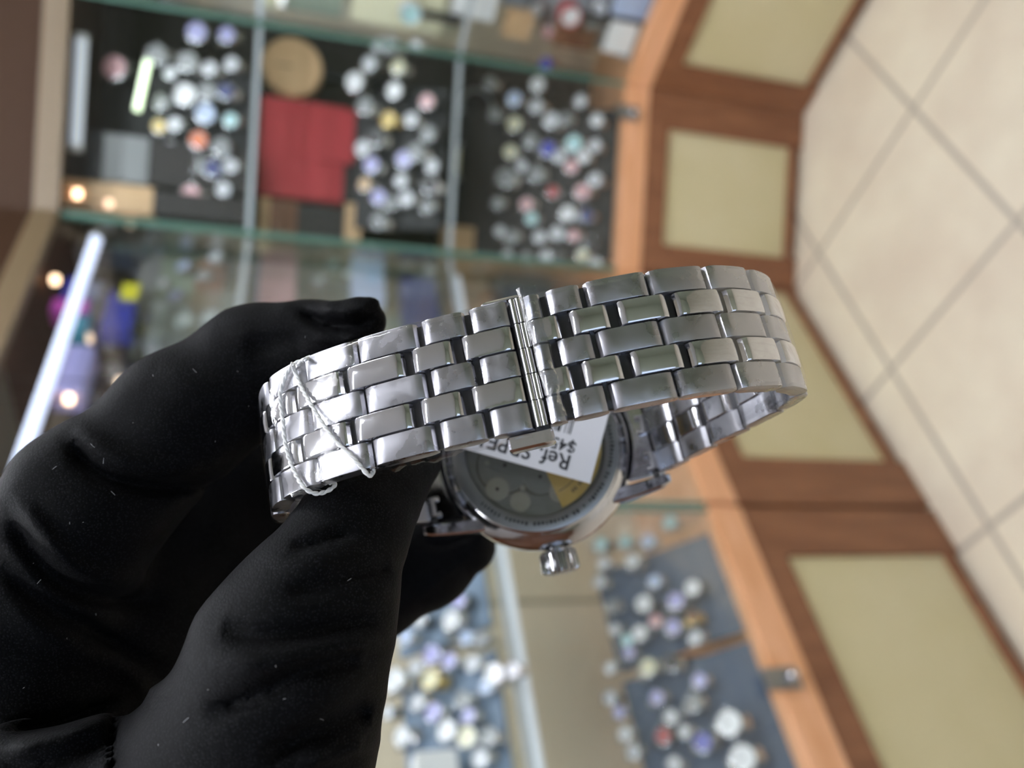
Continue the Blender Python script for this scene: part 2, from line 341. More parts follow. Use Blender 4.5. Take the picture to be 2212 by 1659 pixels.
# --- locks on the sills
for f, x, y, lb in ((F3, 1722, 1460, 'chrome glass door lock clipped on the orange sill of the nearest showcase'), (F2, 1349, 240, 'small chrome lock on the orange sill of the middle showcase')):
    p = hit_d(f, x, y, -0.02); p[2] = ZT + 0.024 if f is F3 else ZT + 0.026
    r = empty('sill_lock', p, lb, 'lock')
    up = np.array([0, 0, 1.0]); d = np.array([*f.d, 0]); n = -np.array([*f.n, 0])
    rows = []
    for rr, h in ((0.001, 0.018), (0.007, 0.017), (0.0105, 0.013), (0.0115, 0.006), (0.0115, -0.010)):
        a = np.linspace(0, 2 * np.pi, 20, endpoint=False); rows.append(rr * (np.cos(a)[:, None] * d + np.sin(a)[:, None] * up) + h * n)
    Geo().grid(rows, close_v=True).make('cylinder', M['polished'], r, True)
    g = Geo(); c = lambda t, q, z: t * d + q * n + z * up
    g.hexa([c(-.02, -.012, -.02), c(.02, -.012, -.02), c(.02, -.004, -.02), c(-.02, -.004, -.02), c(-.02, -.012, .05), c(.02, -.012, .05), c(.02, -.004, .05), c(-.02, -.004, .05)])
    g.make('plate', M['ring'], r)

# ================================================================== GOODS ON THE SHELVES
COLS = {'silver': (0.72, 0.73, 0.78), 'white': (0.95, 0.95, 0.98), 'blue': (0.05, 0.06, 0.45), 'paleblue': (0.55, 0.66, 0.92), 'violet': (0.50, 0.48, 0.85),
        'cream': (0.86, 0.82, 0.58), 'black': (0.02, 0.02, 0.025), 'grey': (0.28, 0.29, 0.30), 'red': (0.42, 0.035, 0.045), 'pink': (0.80, 0.45, 0.48), 'gold': (0.80, 0.58, 0.18),
        'cyan': (0.55, 0.85, 0.88), 'orange': (0.75, 0.16, 0.04), 'teal': (0.05, 0.30, 0.36), 'yellow': (0.75, 0.70, 0.05), 'magenta': (0.60, 0.08, 0.45),
        'beige': (0.70, 0.46, 0.26), 'brown': (0.20, 0.09, 0.05), 'green': (0.30, 0.36, 0.28), 'navy': (0.02, 0.03, 0.16), 'slate': (0.10, 0.125, 0.17), 'tan': (0.42, 0.33, 0.22)}
STEEL = mat('watch_steel', (0.72, 0.73, 0.76), 0.25, 1); GOLDM = mat('watch_gold', (0.85, 0.65, 0.30), 0.25, 1); LEATH = mat('strap_black', (0.03, 0.03, 0.03), 0.5)
R0 = 0.02
case_m = {k: lathe([(0.9 * R0, -0.002), (R0, 0.0), (R0, 0.006), (0.93 * R0, 0.009), (0.84 * R0, 0.0095), (0.83 * R0, 0.0075)], 28, cap0=True) for k in ('s',)}
def wdata():
    D = {}
    for key, mm in (('silver', STEEL), ('gold', GOLDM), ('black', cmat(COLS['black'], .3))):
        g = lathe([(0.9 * R0, -0.002), (R0, 0.0), (R0, 0.006), (0.93 * R0, 0.009), (0.84 * R0, 0.0095), (0.83 * R0, 0.0075)], 26, cap0=True)
        D['case', key] = mesh_data('case', g.V, g.F, mm, True, 40)
    for key, mm in (('silver', STEEL), ('gold', GOLDM), ('black', LEATH)):
        # closed oval loop standing behind the case, thickness 2.5 mm
        a = np.linspace(0, 2 * np.pi, 28, endpoint=False); rows = []
        for q in a:
            y, z = 0.029 * np.sin(q), -0.0155 + 0.0175 * np.cos(q); c = np.array([0, y, z]); nrm = np.array([0, np.sin(q) * .0175, np.cos(q) * .029]); nrm /= np.linalg.norm(nrm)
            wd = 0.0095 if math.cos(q) > 0 else 0.0085
            rows.append([c + nrm * dz + np.array([dx, 0, 0]) for dx, dz in ((-wd, 0), (wd, 0), (wd, -.0025), (-wd, -.0025))])
        g = Geo().grid(rows, close_u=True, close_v=True); D['strap', key] = mesh_data('strap', g.V, g.F, mm, True, 40)
    for key, c in COLS.items():
        g = lathe([(0.0005, 0.0078), (0.84 * R0, 0.0078)], 26); D['dial', key] = mesh_data('dial', g.V, g.F, cmat(c, .25))
    g = Geo().box((-.0007, 0, .0079), (.0007, .0105, .0084)); g.add([(0, .0007, .0079), (.0125, .004, .0079), (.012, .0055, .0079), (-.001, .0012, .0079)], [(0, 1, 2, 3)])
    D['hands'] = mesh_data('hands', g.V, g.F, cmat((.12, .12, .14)))
    a = Geo(); a.tube([(R0 * .95, 0, .003), (R0 * 1.13, 0, .003)], .0028, 8); D['crown', 0] = mesh_data('crown', a.V, a.F, STEEL)
    g = lathe([(0.0005, -0.0), (0.0155, -0.0), (0.0165, -.004)], 12)
    y = np.linspace(0, 2 * np.pi, 16, endpoint=False)
    rows = [[(x, .0255 * np.sin(q), -.0155 + .0142 * np.cos(q)) for q in y] for x in (-.016, -.013, .013, .016)]
    g = Geo().grid(rows, close_v=True); g.F += [tuple(range(15, -1, -1)), tuple(48 + j for j in range(16))]
    D['cushion'] = mesh_data('cushion', g.V, g.F, cmat((.10, .12, .17), .7))
    D['cushion_w'] = mesh_data('cushion', g.V, g.F, cmat((.7, .7, .72), .7))
    return D
WD = wdata()
def rotmat(xa, ya, za): return Matrix(((xa[0], ya[0], za[0]), (xa[1], ya[1], za[1]), (xa[2], ya[2], za[2])))
def watch(p, xa, ya, za, scale, dial, metal, label, group, spin=0.0):
    root = empty('display_watch', p, label, 'watch', group)
    Rm = rotmat(xa, ya, za) @ Matrix.Rotation(spin, 3, 'Z'); root.rotation_euler = Rm.to_euler(); root.scale = (scale,) * 3
    put('case', WD['case', 'gold' if metal == 'gold' else 'silver'], root); put('dial', WD['dial', dial], root)
    put('strap', WD['strap', metal], root); put('hands', WD['hands'], root); put('crown', WD['crown', 0], root)
    return root
used = set()
ORD = ['first', 'second', 'third', 'fourth', 'fifth', 'sixth', 'seventh', 'eighth', 'ninth', 'tenth', 'eleventh', 'twelfth', 'thirteenth', 'fourteenth', 'fifteenth', 'sixteenth', 'seventeenth', 'eighteenth', 'nineteenth', 'twentieth']
def watches(f, board, items, where, group, scale=1.32):
    d0, z0, d1, z1 = board
    e1 = np.array([*f.d, 0]); e2 = np.array([*(f.n * (d1 - d0)), z1 - z0]); e2 /= np.linalg.norm(e2)
    if e1[0] < 0: e1 = -e1
    za = np.cross(e1, e2)
    if za[1] > 0 : za = -za; e1 = -e1
    rows = {}
    cnt = {}
    for it in items: cnt.setdefault(it[2], []).append(it)
    for c, L in cnt.items():
        L.sort(key=lambda q: q[1])
    for it in items:
        x, y, dial = it[:3]; sc = it[3] if len(it) > 3 else 1.0; metal = it[4] if len(it) > 4 else random.choice(['silver', 'silver', 'black', 'silver'])
        s = scale * sc
        p = hit_board(f, x, y, board) + za * (0.0330 * s + 0.001)
        # slide along the view line so that the watch still covers its spot
        r_ = ray(x, y); o = f.at(0, d0, z0) + za * (0.0330 * s + 0.001); p = EYE + r_ * (((o - EYE) @ za) / (r_ @ za))
        L = cnt[dial]; n = L.index(it)
        h = 'watch with %s dial' % {'paleblue': 'pale blue', 'cream': 'cream', 'cyan': 'pale cyan', 'navy': 'navy blue'}.get(dial, dial)
        if sc >= 1.25: h = 'large ' + h
        m_ = {'silver': 'steel', 'gold': 'gold', 'black': 'black strapped'}[metal]
        lab = '%s %s, %s' % (m_, h, where)
        if len(L) > 1: lab += ', %s such from top' % ORD[n]
        watch(p, e1, e2, za, s, dial, metal, lab, group, random.uniform(-.35, .35))
def board(f, ta, tb, b, m, name, label, th=0.012):
    d0, z0, d1, z1 = b; c = f.at((ta + tb) / 2, d0, z0); g = Geo()
    e2 = np.array([*(f.n * (d1 - d0)), z1 - z0]); e2 /= np.linalg.norm(e2); nn = np.cross(np.array([*f.d, 0]), e2)
    if nn[2] > 0: nn = -nn          # down/back
    if abs(nn[2]) < 1e-6 and nn[1] < 0: nn = -nn
    q = [f.at(ta, d0, z0), f.at(tb, d0, z0), f.at(tb, d1, z1), f.at(ta, d1, z1)]
    g.hexa([v - c + nn * th for v in q] + [v - c for v in q])
    root = empty(name, c, label, 'display tray'); g.make('pad', m, root)
    zb = None
    return root, c
def prop_leg(root, c, f, ta, tb, dep, ztop, zbot, m):
    for t in (ta + .01, tb - .02):
        g = Geo()
        P = [f.at(t, dep, zbot) - c, f.at(t + .01, dep, zbot) - c, f.at(t + .01, dep + .008, zbot) - c, f.at(t, dep + .008, zbot) - c]
        g.hexa(P + [v + np.array([0, 0, ztop - zbot]) for v in P])
        g.make('prop', m, root)
def tray(f, ta, tb, b, m, label, zbot):
    root, c = board(f, ta, tb, b, m, 'display_tray', label)
    prop_leg(root, c, f, ta, tb, b[2] - .012, b[3] - .016, zbot, m)
    return root
blackfab = mat('black_velvet', (0.022, 0.022, 0.025), 0.6); slate = mat('slate_fabric', (0.065, 0.105, 0.175), 0.55); bluedge = mat('blue_fabric', (0.19, 0.26, 0.37), 0.5)
# middle showcase, bottom
BL = (0.10, ZT + 0.02, 0.33, 1.02)
tray(F2, 0.04, 0.50, BL, blackfab, 'sloping black velvet watch tray on the floor of the middle showcase', ZT)
watches(F2, BL, [(1162, 185, 'white', .95), (1112, 216, 'paleblue', .95), (1180, 141, 'blue', .9), (1159, 231, 'silver', .9), (1112, 270, 'cream', .95), (1192, 262, 'silver'),
    (1222, 258, 'grey', .8), (1147, 305, 'grey', .9), (1103, 330, 'cream', .9), (1185, 324, 'blue'), (1240, 312, 'cyan', 1.05), (1290, 262, 'white', .8), (1286, 316, 'silver', .8),
    (1093, 386, 'grey', 1.2), (1159, 378, 'grey'), (1235, 362, 'pink', .9), (1286, 390, 'silver', .9), (1195, 416, 'red', .8), (1259, 416, 'pink', 1.0), (1139, 443, 'pink', .9),
    (1228, 463, 'white', 1.0), (1149, 474, 'cyan', .8), (1267, 467, 'navy', .9), (1105, 513, 'grey', .9), (1166, 513, 'silver', .8), (1097, 553, 'silver', .7), (1137, 560, 'grey', .8),
    (1205, 559, 'black', .8), (1259, 552, 'cream', .8), (1288, 571, 'white', .75), (1276, 525, 'black', .8), (1070, 250, 'grey', .8), (1075, 440, 'grey', .8), (1128, 360, 'silver', .7), (1205, 505, 'silver', .9), (1060, 180, 'grey', .8), (1255, 220, 'silver', .8), (1240, 510, 'pink', .8), (1180, 555, 'silver', .8), (1080, 500, 'silver', .7), (1262, 340, 'white', .8), (1210, 340, 'silver', .8)],
    'middle showcase floor', 'watches on the bottom tray of the middle showcase')
# middle showcase, middle shelf
BM = (0.05, ZS1 + 0.015, 0.16, 1.345)
tray(F2, 0.07, 0.46, BM, blackfab, 'sloping black tray on the middle shelf of the middle showcase, beside the red box', ZS1)
watches(F2, BM, [(769, 179, 'white', 1.1), (842, 260, 'gold', .9, 'gold'), (785, 322, 'silver', .9), (805, 358, 'violet', .95), (875, 346, 'violet', 1.0), (820, 427, 'violet', .9), (820, 478, 'grey', .9),
    (862, 148, 'cream', .9), (854, 198, 'white', .95), (868, 392, 'silver', .8), (924, 222, 'pink', .9), (927, 290, 'grey', .9), (925, 447, 'grey', .8), (900, 100, 'silver', .7), (820, 100, 'silver', .8), (790, 230, 'grey'), (815, 300, 'black'), (900, 330, 'grey'), (935, 360, 'silver', .8), (845, 440, 'grey', .8), (880, 430, 'silver', .9), (790, 400, 'beige', .8), (930, 400, 'black'), (890, 260, 'silver', .8), (800, 140, 'silver', .9), (845, 100, 'grey')],
    'middle showcase middle shelf', 'watches on the middle shelf of the middle showcase')
# middle showcase, top shelf
BT = (0.15, ZS2 + 0.015, 0.22, 2.0)
tray(F2, 0.13, 0.46, BT, blackfab, 'upright black watch tray on the top shelf of the middle showcase', ZS2)
watches(F2, BT, [(427, 73, 'violet', 1.1), (407, 136, 'grey', 1.1), (403, 207, 'white', 1.2), (446, 248, 'paleblue', 1.1), (350, 224, 'grey', .8), (455, 150, 'silver', .8), (431, 305, 'orange', 1.0, 'black'),
    (370, 322, 'silver', .8), (425, 355, 'grey', .9), (462, 366, 'navy', 1.0), (415, 423, 'pink', 1.1), (346, 275, 'gold', .8), (492, 78, 'violet', .9), (252, 150, 'pink', 1.3, 'black'), (500, 262, 'cyan', .8), (502, 140, 'silver', .8), (380, 270, 'silver', .8), (480, 320, 'grey'), (395, 380, 'grey', .9), (485, 410, 'silver', .8), (450, 200, 'grey'), (370, 160, 'silver', .7), (490, 200, 'navy', .9), (340, 120, 'grey', 1.1), (455, 335, 'red', .7), (500, 360, 'silver', .8), (350, 360, 'silver', .7)],
    'middle showcase top shelf', 'watches on the top shelf of the middle showcase')
BU = (0.12, ZS2 + 0.015, 0.30, 1.99)
tray(F3, 0.10, 0.78, BU, mat('grey_velvet', (.12, .125, .14), .6), 'grey sloping tray on the upper shelf of the angled showcase behind the glove', ZS2)
watches(F3, BU, [(342, 553, 'violet', 1.1), (382, 645, 'violet', 1), (400, 700, 'white', 1.2), (300, 590, 'silver'), (440, 600, 'grey'), (468, 560, 'silver'), (210, 520, 'silver'), (236, 745, 'silver'), (240, 800, 'white'), (330, 690, 'blue'),
    (205, 590, 'silver', 1.1), (292, 742, 'silver'), (400, 580, 'paleblue'), (250, 545, 'white', 1.1), (350, 620, 'silver', 1.1), (210, 870, 'silver'), (455, 690, 'silver')], 'angled showcase upper shelf', 'watches on the upper shelf of the angled showcase', 1.15)
BV = (0.16, ZS1 + 0.015, 0.32, 1.59)
tray(F3, 0.05, 0.30, BV, mat('green_velvet', (.16, .19, .16), .6), 'dull green sloping tray on the middle shelf of the angled showcase', ZS1)
watches(F3, BV, [(720, 575, 'cyan'), (760, 596, 'white', 1.2), (820, 590, 'silver'), (690, 610, 'silver'), (600, 600, 'pink'), (880, 575, 'grey'), (640, 560, 'silver'), (930, 590, 'silver')], 'angled showcase middle shelf', 'watches on the middle shelf of the angled showcase', 1.1)
# nearest showcase, bottom trays
BR = (0.06, ZT + 0.02, 0.235, 0.80)
tray(F3, 0.86, 1.09, BR, slate, 'slate blue sloping watch tray next to the glass joint of the nearest showcase', ZT)
tray(F3, 1.115, 1.42, BR, slate, 'slate blue sloping watch tray beside the steel lock in the nearest showcase', ZT)
watches(F3, BR, [(1300, 1177, 'cyan', .9), (1352, 1172, 'cyan', .85), (1402, 1172, 'paleblue', .9), (1368, 1214, 'white', .9), (1306, 1218, 'silver', .8), (1298, 1258, 'silver', .8), (1449, 1130, 'cyan', .9),
    (1324, 1311, 'grey', .8), (1393, 1306, 'white', 1.0), (1416, 1258, 'paleblue', .8), (1462, 1301, 'violet', 1.0), (1498, 1272, 'white', .95), (1330, 1361, 'silver', .7), (1356, 1385, 'cyan', .75), (1384, 1370, 'white', .9),
    (1361, 1412, 'violet', .7), (1418, 1343, 'pink', .8), (1456, 1357, 'violet', .9), (1504, 1378, 'silver', .8), (1498, 1335, 'brown', .8, 'gold'), (1320, 1444, 'white', .7), (1402, 1444, 'cream', 1.0), (1453, 1435, 'black', .85),
    (1320, 1509, 'silver', .8), (1340, 1540, 'violet', .7), (1421, 1509, 'violet', .8), (1513, 1472, 'violet', .8), (1500, 1520, 'grey', .9), (1450, 1550, 'silver', .8), (1352, 1587, 'white', .8), (1370, 1625, 'silver', .8),
    (1435, 1592, 'red', .9), (1480, 1582, 'silver', .7), (1520, 1606, 'blue', 1.0), (1578, 1564, 'white', 1.3), (1608, 1640, 'white', 1.3), (1458, 1652, 'silver', .8)],
    'nearest showcase floor', 'watches on the bottom trays of the nearest showcase', 1.0)
# nearest showcase, middle shelf
BS = (0.045, ZS1 + 0.02, 0.17, 1.27)
tray(F3, 0.86, 1.07, BS, bluedge, 'blue grey sloping watch tray on the shelf just right of the gloved middle finger', ZS1)
tray(F3, 1.12, 1.42, BS, bluedge, 'blue grey sloping watch tray on the shelf, at the bottom edge of the photo', ZS1)
watches(F3, BS, [(994, 1301, 'violet', .9), (978, 1343, 'white', 1.1), (937, 1417, 'violet', 1.1), (900, 1444, 'silver', .9), (856, 1472, 'white', 1.3), (934, 1470, 'cream', 1.1, 'gold'), (974, 1430, 'violet', .9), (1024, 1435, 'silver', .9),
    (1070, 1458, 'white', 1.1), (1110, 1449, 'silver', .8), (1054, 1484, 'paleblue', .8), (905, 1519, 'silver', .9), (940, 1541, 'violet', 1.0), (1001, 1513, 'grey', .9), (1015, 1548, 'violet', .8), (969, 1580, 'white', 1.1),
    (1012, 1594, 'cream', 1.1), (872, 1592, 'white', 1.0), (1057, 1592, 'grey', .9), (909, 1340, 'silver', .9), (880, 1378, 'paleblue', .9), (1040, 1380, 'grey', .8), (840, 1540, 'silver', .8), (1040, 1640, 'silver', .9), (1010, 1380, 'paleblue', .8)],
    'nearest showcase shelf', 'watches on the middle shelf of the nearest showcase', 0.88)

# --- boxes and other goods
def goods(f, rect, zb, col, name, label, cat, dep=None, thick=0.05, lid=None, metal=0.0, group=None, rough=.4, riser=None):
    x0, y0, x1, y1 = rect; zs = zb; yc = (y0 + y1) / 2
    if dep is None:
        p = hit_z(x1, yc, zb); dep = min(max((p[:2] - f.P) @ f.n, 0.03), DEPTH - .04 - thick)
    if riser:
        zb = hit_d(f, x1, yc, dep)[2]
    a, b = hit_d(f, (x0 + x1) / 2, y0, dep), hit_d(f, (x0 + x1) / 2, y1, dep)
    ta, tb = sorted(((a[:2] - f.P) @ f.d, (b[:2] - f.P) @ f.d))
    zt = max(hit_d(f, x0, yc, dep)[2], zb + 0.01); c = f.at((ta + tb) / 2, dep, zb)
    root = empty(name, c, label, cat, group); m = cmat(COLS[col], rough, metal)
    def bx(g, ta, tb, da, db, za, zb_):
        P = [f.at(ta, da, za), f.at(tb, da, za), f.at(tb, db, za), f.at(ta, db, za)]; Q = [v + np.array([0, 0, zb_ - za]) for v in P]
        g.hexa([v - c for v in P + Q]); return g
    h = zt - zb; hl = h * .25 if lid else 0
    if riser and zb - zs > .012:
        g = Geo(); e = .004; P = [f.at(ta + e, dep + e, zs) - c, f.at(tb - e, dep + e, zs) - c, f.at(tb - e, dep + thick - e, zs) - c, f.at(ta + e, dep + thick - e, zs) - c]
        rc = np.array([0, 0, zs - zb])
        rr = empty('display_riser', c + rc, ('black' if riser == 'black' else 'clear') + ' display block carrying the ' + ' '.join(label.split()[:11]), 'riser')
        g.hexa([v - rc for v in P] + [v - rc + np.array([0, 0, zb - zs - .0005]) for v in P]).make('block', M['darkback'] if riser == 'black' else M['pane'], rr)
    bx(Geo(), ta, tb, dep, dep + thick, zb, zt - hl).make('body', m, root)
    if lid: bx(Geo(), ta - .002, tb + .002, dep - .002, dep + thick + .002, zt - hl, zt).make('lid', cmat(COLS[lid], rough), root)
    return root
G = goods
G(F2, (560, 218, 745, 428), ZS1, 'red', 'fabric_box', 'large dull red box on the middle shelf of the middle showcase', 'box', .19, .10, rough=.6, riser='black')
G(F2, (690, 235, 765, 350), ZS1, 'red', 'fabric_box', 'smaller red box leaning at the right of the large red one', 'box', .175, .012, rough=.6, riser='black')
G(F2, (745, 425, 780, 540), ZS1, 'beige', 'wooden_block', 'pale wooden block below the red box', 'block', .20, .05, riser='black')
G(F2, (950, 490, 1065, 585), ZT, 'beige', 'carton', 'tan carton standing at the lower left inside the middle showcase', 'carton', .30, .06)
G(F2, (130, 395, 330, 455), ZS2, 'beige', 'wooden_box', 'light brown wooden box at the left end of the top shelf', 'box', .10, .10, riser='black')
G(F2, (190, 290, 320, 392), ZS2, 'grey', 'watch_box', 'closed dark grey watch box on the top shelf next to the wooden one', 'box', .12, .08, 'black', riser='black')
G(F2, (560, 430, 640, 545), ZS1, 'brown', 'watch_box', 'brown watch box left of the red box on the middle shelf', 'box', .20, .08, 'beige', riser='black')
G(F3, (170, 480, 330, 545), ZS2, 'slate', 'watch_box', 'slate watch box high in the angled showcase next to the corner', 'box', .14, .06, 'grey', riser='clear')
G(F3, (225, 632, 290, 712), ZS2, 'blue', 'gift_box', 'deep blue gift box above the gloved index finger', 'box', .08, .05, 'blue', riser='clear')
G(F3, (262, 612, 300, 646), ZS2, 'yellow', 'price_card', 'small yellow card on the shelf above the deep blue gift box', 'card', .05, .004, riser='clear')
G(F3, (138, 600, 182, 645), ZS2, 'blue', 'gift_box', 'bright blue box right against the long tube light', 'box', .07, .05, riser='clear')
G(F3, (110, 646, 190, 672), ZS2, 'magenta', 'gift_box', 'magenta box right under the bright blue box', 'box', .06, .05, riser='clear')
G(F3, (150, 676, 190, 716), ZS2, 'teal', 'gift_box', 'teal box below the magenta box', 'box', .07, .05, riser='clear')
G(F3, (300, 560, 470, 640), ZS2, 'green', 'watch_box', 'grey green watch box in the middle of the upper shelf', 'box', .16, .07, 'grey', riser='clear')
G(F3, (320, 655, 440, 740), ZS2, 'grey', 'watch_box', 'grey watch box next to the glove knuckle outline', 'box', .14, .06, 'silver', riser='clear')
G(F3, (120, 745, 190, 850), ZS2, 'violet', 'gift_box', 'violet box under the teal box behind the tube light', 'box', .10, .06, riser='clear')
G(F3, (420, 560, 480, 680), ZS2, 'brown', 'watch_box', 'brown watch box near the vertical glass edge, upper shelf', 'box', .12, .06, riser='clear')
G(F3, (870, 600, 945, 700), ZS1, 'navy', 'gift_box', 'navy blue box just above the bracelet clasp', 'box', .10, .05, riser='clear')
G(F3, (560, 540, 640, 650), ZS1, 'pink', 'gift_box', 'pinkish brown box over the gloved index fingertip', 'box', .22, .05, riser='clear')
G(F3, (760, 560, 830, 640), ZS1, 'paleblue', 'gift_box', 'pale blue box left of the navy box', 'box', .16, .05, riser='clear')
G(F3, (960, 590, 1060, 690), ZS1, 'beige', 'carton', 'beige carton behind the joint of the bracelet', 'carton', .25, .06, riser='clear')
G(F3, (1090, 590, 1200, 660), ZT, 'slate', 'watch_box', 'slate blue watch box just above the upper bracelet edge', 'box', .2, .06)
G(F3, (640, 560, 760, 690), ZS1, 'green', 'watch_box', 'large grey green watch box above the gloved fingertip', 'box', .3, .06, 'green', riser='clear')
G(F3, (900, 1620, 990, 1700), ZS1, 'white', 'watch_box', 'white watch box cut by the bottom edge of the photo', 'box', .05, .05, riser='clear')
G(F1, (980, -40, 1075, 42), ZS1, 'white', 'card_pack', 'white card pack upright in the showcase at the top edge of the photo', 'card', .10, .02, riser='clear')
G(F1, (1310, 50, 1372, 118), ZT, 'white', 'card_pack', 'bluish white card leaning near the orange sill at the top edge', 'card', .03, .01, riser='clear')
G(F1, (1200, 60, 1290, 105), ZT, 'brown', 'watch_box', 'dark brown watch box at the top edge, beside the red tin', 'box', .12, .05, riser='clear')
G(F1, (1330, -20, 1410, 40), ZT, 'paleblue', 'card_pack', 'pale blue card pack by the sill at the very top of the photo', 'card', .06, .02, riser='clear')
G(F1, (1090, 30, 1150, 85), ZS1, 'beige', 'gift_box', 'small beige box below the white card pack at the top edge', 'box', .12, .04, riser='clear')
G(F1, (760, -20, 960, 60), ZS1, 'cream', 'carton', 'cream carton on the middle shelf at the top edge of the photo', 'carton', .10, .06, riser='clear')
G(F1, (560, -30, 740, 25), ZS1, 'green', 'watch_box', 'grey green watch box at the top edge beside the glass joint', 'box', .14, .06, 'cream', riser='clear')

def round_thing(f, x, y, dep, r, zb, col, name, label, cat, rim='silver', th=.03, metal=0):
    p = hit_d(f, x, y, dep); root = empty(name, (p[0], p[1], zb), label, cat); n = -np.array([*f.n, 0]); d = np.array([*f.d, 0]); up = np.array([0, 0, 1.0]); off = np.array([0, 0, p[2] - zb])
    a = np.linspace(0, 2 * np.pi, 36, endpoint=False)
    rg = lambda prof: Geo().grid([off + rr * (np.cos(a)[:, None] * d + np.sin(a)[:, None] * up) + h * n for rr, h in prof], close_v=True)
    rg([(.001, -th), (r, -th), (r, 0), (r * .92, .006), (r * .82, .004), (r * .8, .001)]).make('rim', cmat(COLS[rim], .3, metal), root, True, 40)
    rg([(.001, .002), (r * .81, .001)]).make('face', cmat(COLS[col], .35), root)
    if p[2] - r * .95 > zb:
        g = Geo(); c = lambda t, q, z: t * d + q * n + z * up
        h = p[2] - r * .9 - zb
        g.hexa([c(-.012, -th, 0), c(.012, -th, 0), c(.012, -.004, 0), c(-.012, -.004, 0), c(-.006, -th, h), c(.006, -th, h), c(.006, -.004, h), c(-.006, -.004, h)]).make('foot', cmat(COLS['black'], .4), root)
    g = Geo(); g.hexa([off + v for v in [.002 * d * s + .004 * n for s in (-1, 1)] + [.002 * d * s + .005 * n for s in (1, -1)] + [.001 * d * s + .004 * n + up * r * .6 for s in (-1, 1)] + [.001 * d * s + .005 * n + up * r * .6 for s in (1, -1)]])
    g.make('hand', cmat(COLS['black'], .4), root)
round_thing(F2, 632, 145, .24, .085, ZS1, 'beige', 'table_clock', 'round tan table clock above the red box in the middle showcase', 'clock', 'beige', .05)
round_thing(F2, 1016, 352, .33, .070, ZT, 'cream', 'table_clock', 'dim cream round clock deep in the bottom of the middle showcase', 'clock', 'grey', .03)
round_thing(F2, 1030, 228, .34, .055, ZT, 'black', 'table_clock', 'dark faced round clock with grey rim, bottom of the middle showcase', 'clock', 'grey', .03)
round_thing(F1, 1232, 36, .06, .032, ZT, 'white', 'round_tin', 'red round tin with white centre at the top edge of the photo', 'tin', 'red', .03)
round_thing(F1, 886, 30, .06, .030, ZS1, 'cyan', 'table_clock', 'small pale round clock on the shelf at the top edge', 'clock', 'silver', .02)
watches(F1, (0.08, ZT + .02, .30, .95), [(1297, 18, 'silver', .9), (1280, 45, 'grey', .9), (1185, 68, 'pink', .8), (1160, 20, 'silver', .8)], 'showcase at photo top edge', 'watches in the showcase at the top edge')
tray(F1, 0.03, 0.5, (0.08, ZT + .02, .30, .95), mat('grey_fabric', (.30, .31, .34), .6), 'grey sloping watch tray in the showcase at the top edge', ZT)

# ================================================================== THE WATCH IN THE HAND  (millimetres, camera-aligned: x right, y up, z away)
def W(p):   # mm vector(s) -> world metres
    p = np.asarray(p, float)
    return EYE + (p[..., 0:1] * RP - p[..., 1:2] * DP + p[..., 2:3] * F_) / 1000.0
C0 = np.array([4.3, -11.9, 150.0])
Nv = np.array([-.063, .296, -.953]); Nv /= np.linalg.norm(Nv)
Bv = np.array([-.2, .93, .302]); Bv -= Nv * (Bv @ Nv); Bv /= np.linalg.norm(Bv)
Tv = np.array([.976, .21, 0]); Tv -= Nv * (Tv @ Nv); Tv -= Bv * (Tv @ Bv); Tv /= np.linalg.norm(Tv)
def L3(s, n, b): # local (s along, n towards viewer, b across) -> mm
    s, n, b = np.broadcast_arrays(np.asarray(s, float), n, b)
    return C0 + s[..., None] * Tv + n[..., None] * Nv + b[..., None] * Bv
ORIG = W(C0)
watch_root = empty('wristwatch', ORIG, 'steel wristwatch with five row link bracelet and clear case back, held in the gloved hand', 'watch')
def wmake(geo, name, m, parent=None, smooth=True, auto=35):
    V = W(np.array(geo.V)) - ORIG
    return obj(name, V, geo.F, m, parent or watch_root, smooth, auto)
# centre line of the bracelet's outer face, in (s, n)
CTRL = [(23.0, -2.6), (26.5, 3.6), (30.3, 11.5), (35.2, 20.5), (38.6, 28), (39.9, 33.2), (38.6, 38.2), (34.5, 43.0), (28.5, 46.9), (20, 49.6), (10, 50.4), (0, 49.9), (-11, 49.2), (-21, 47.7),
        (-29.5, 45.0), (-35.6, 40.8), (-39.6, 34.6), (-41.6, 27), (-40.2, 19), (-35.6, 11.5), (-29.8, 4.5), (-23.0, -2.6)]
def spline(P, n=24):
    P = np.array(P, float); Q = np.vstack([2 * P[0] - P[1], P, 2 * P[-1] - P[-2]]); out = []
    for i in range(1, len(Q) - 2):
        t = np.linspace(0, 1, n, endpoint=False)[:, None]; a, b, c, d = Q[i - 1:i + 3]
        out.append(.5 * ((2 * b) + (-a + c) * t + (2 * a - 5 * b + 4 * c - d) * t ** 2 + (-a + 3 * b - 3 * c + d) * t ** 3))
    return np.vstack(out + [P[-1:]])
CUR = spline(CTRL); seg = np.linalg.norm(np.diff(CUR, axis=0), axis=1); ARC = np.concatenate([[0], np.cumsum(seg)])
i0 = np.argmin(np.abs(CUR[:, 0]) + 100 * (CUR[:, 1] < 30)); ARC = ARC[i0] - ARC     # >0 to the right of the clasp joint
ARC, CUR = ARC[::-1], CUR[::-1]                                                      # increasing arc length
TAN = np.gradient(CUR, ARC, axis=0); TAN /= np.linalg.norm(TAN, axis=1)[:, None]
def at(a, h, b):   # arc, height above the outer face, across
    a = np.asarray(a, float)
    s = np.interp(a, ARC, CUR[:, 0]); n = np.interp(a, ARC, CUR[:, 1]); ts = np.interp(a, ARC, TAN[:, 0]); tn = np.interp(a, ARC, TAN[:, 1])
    l = np.hypot(ts, tn); ns, nn = -tn / l, ts / l
    return L3(s + ns * h, n + nn * h, b)
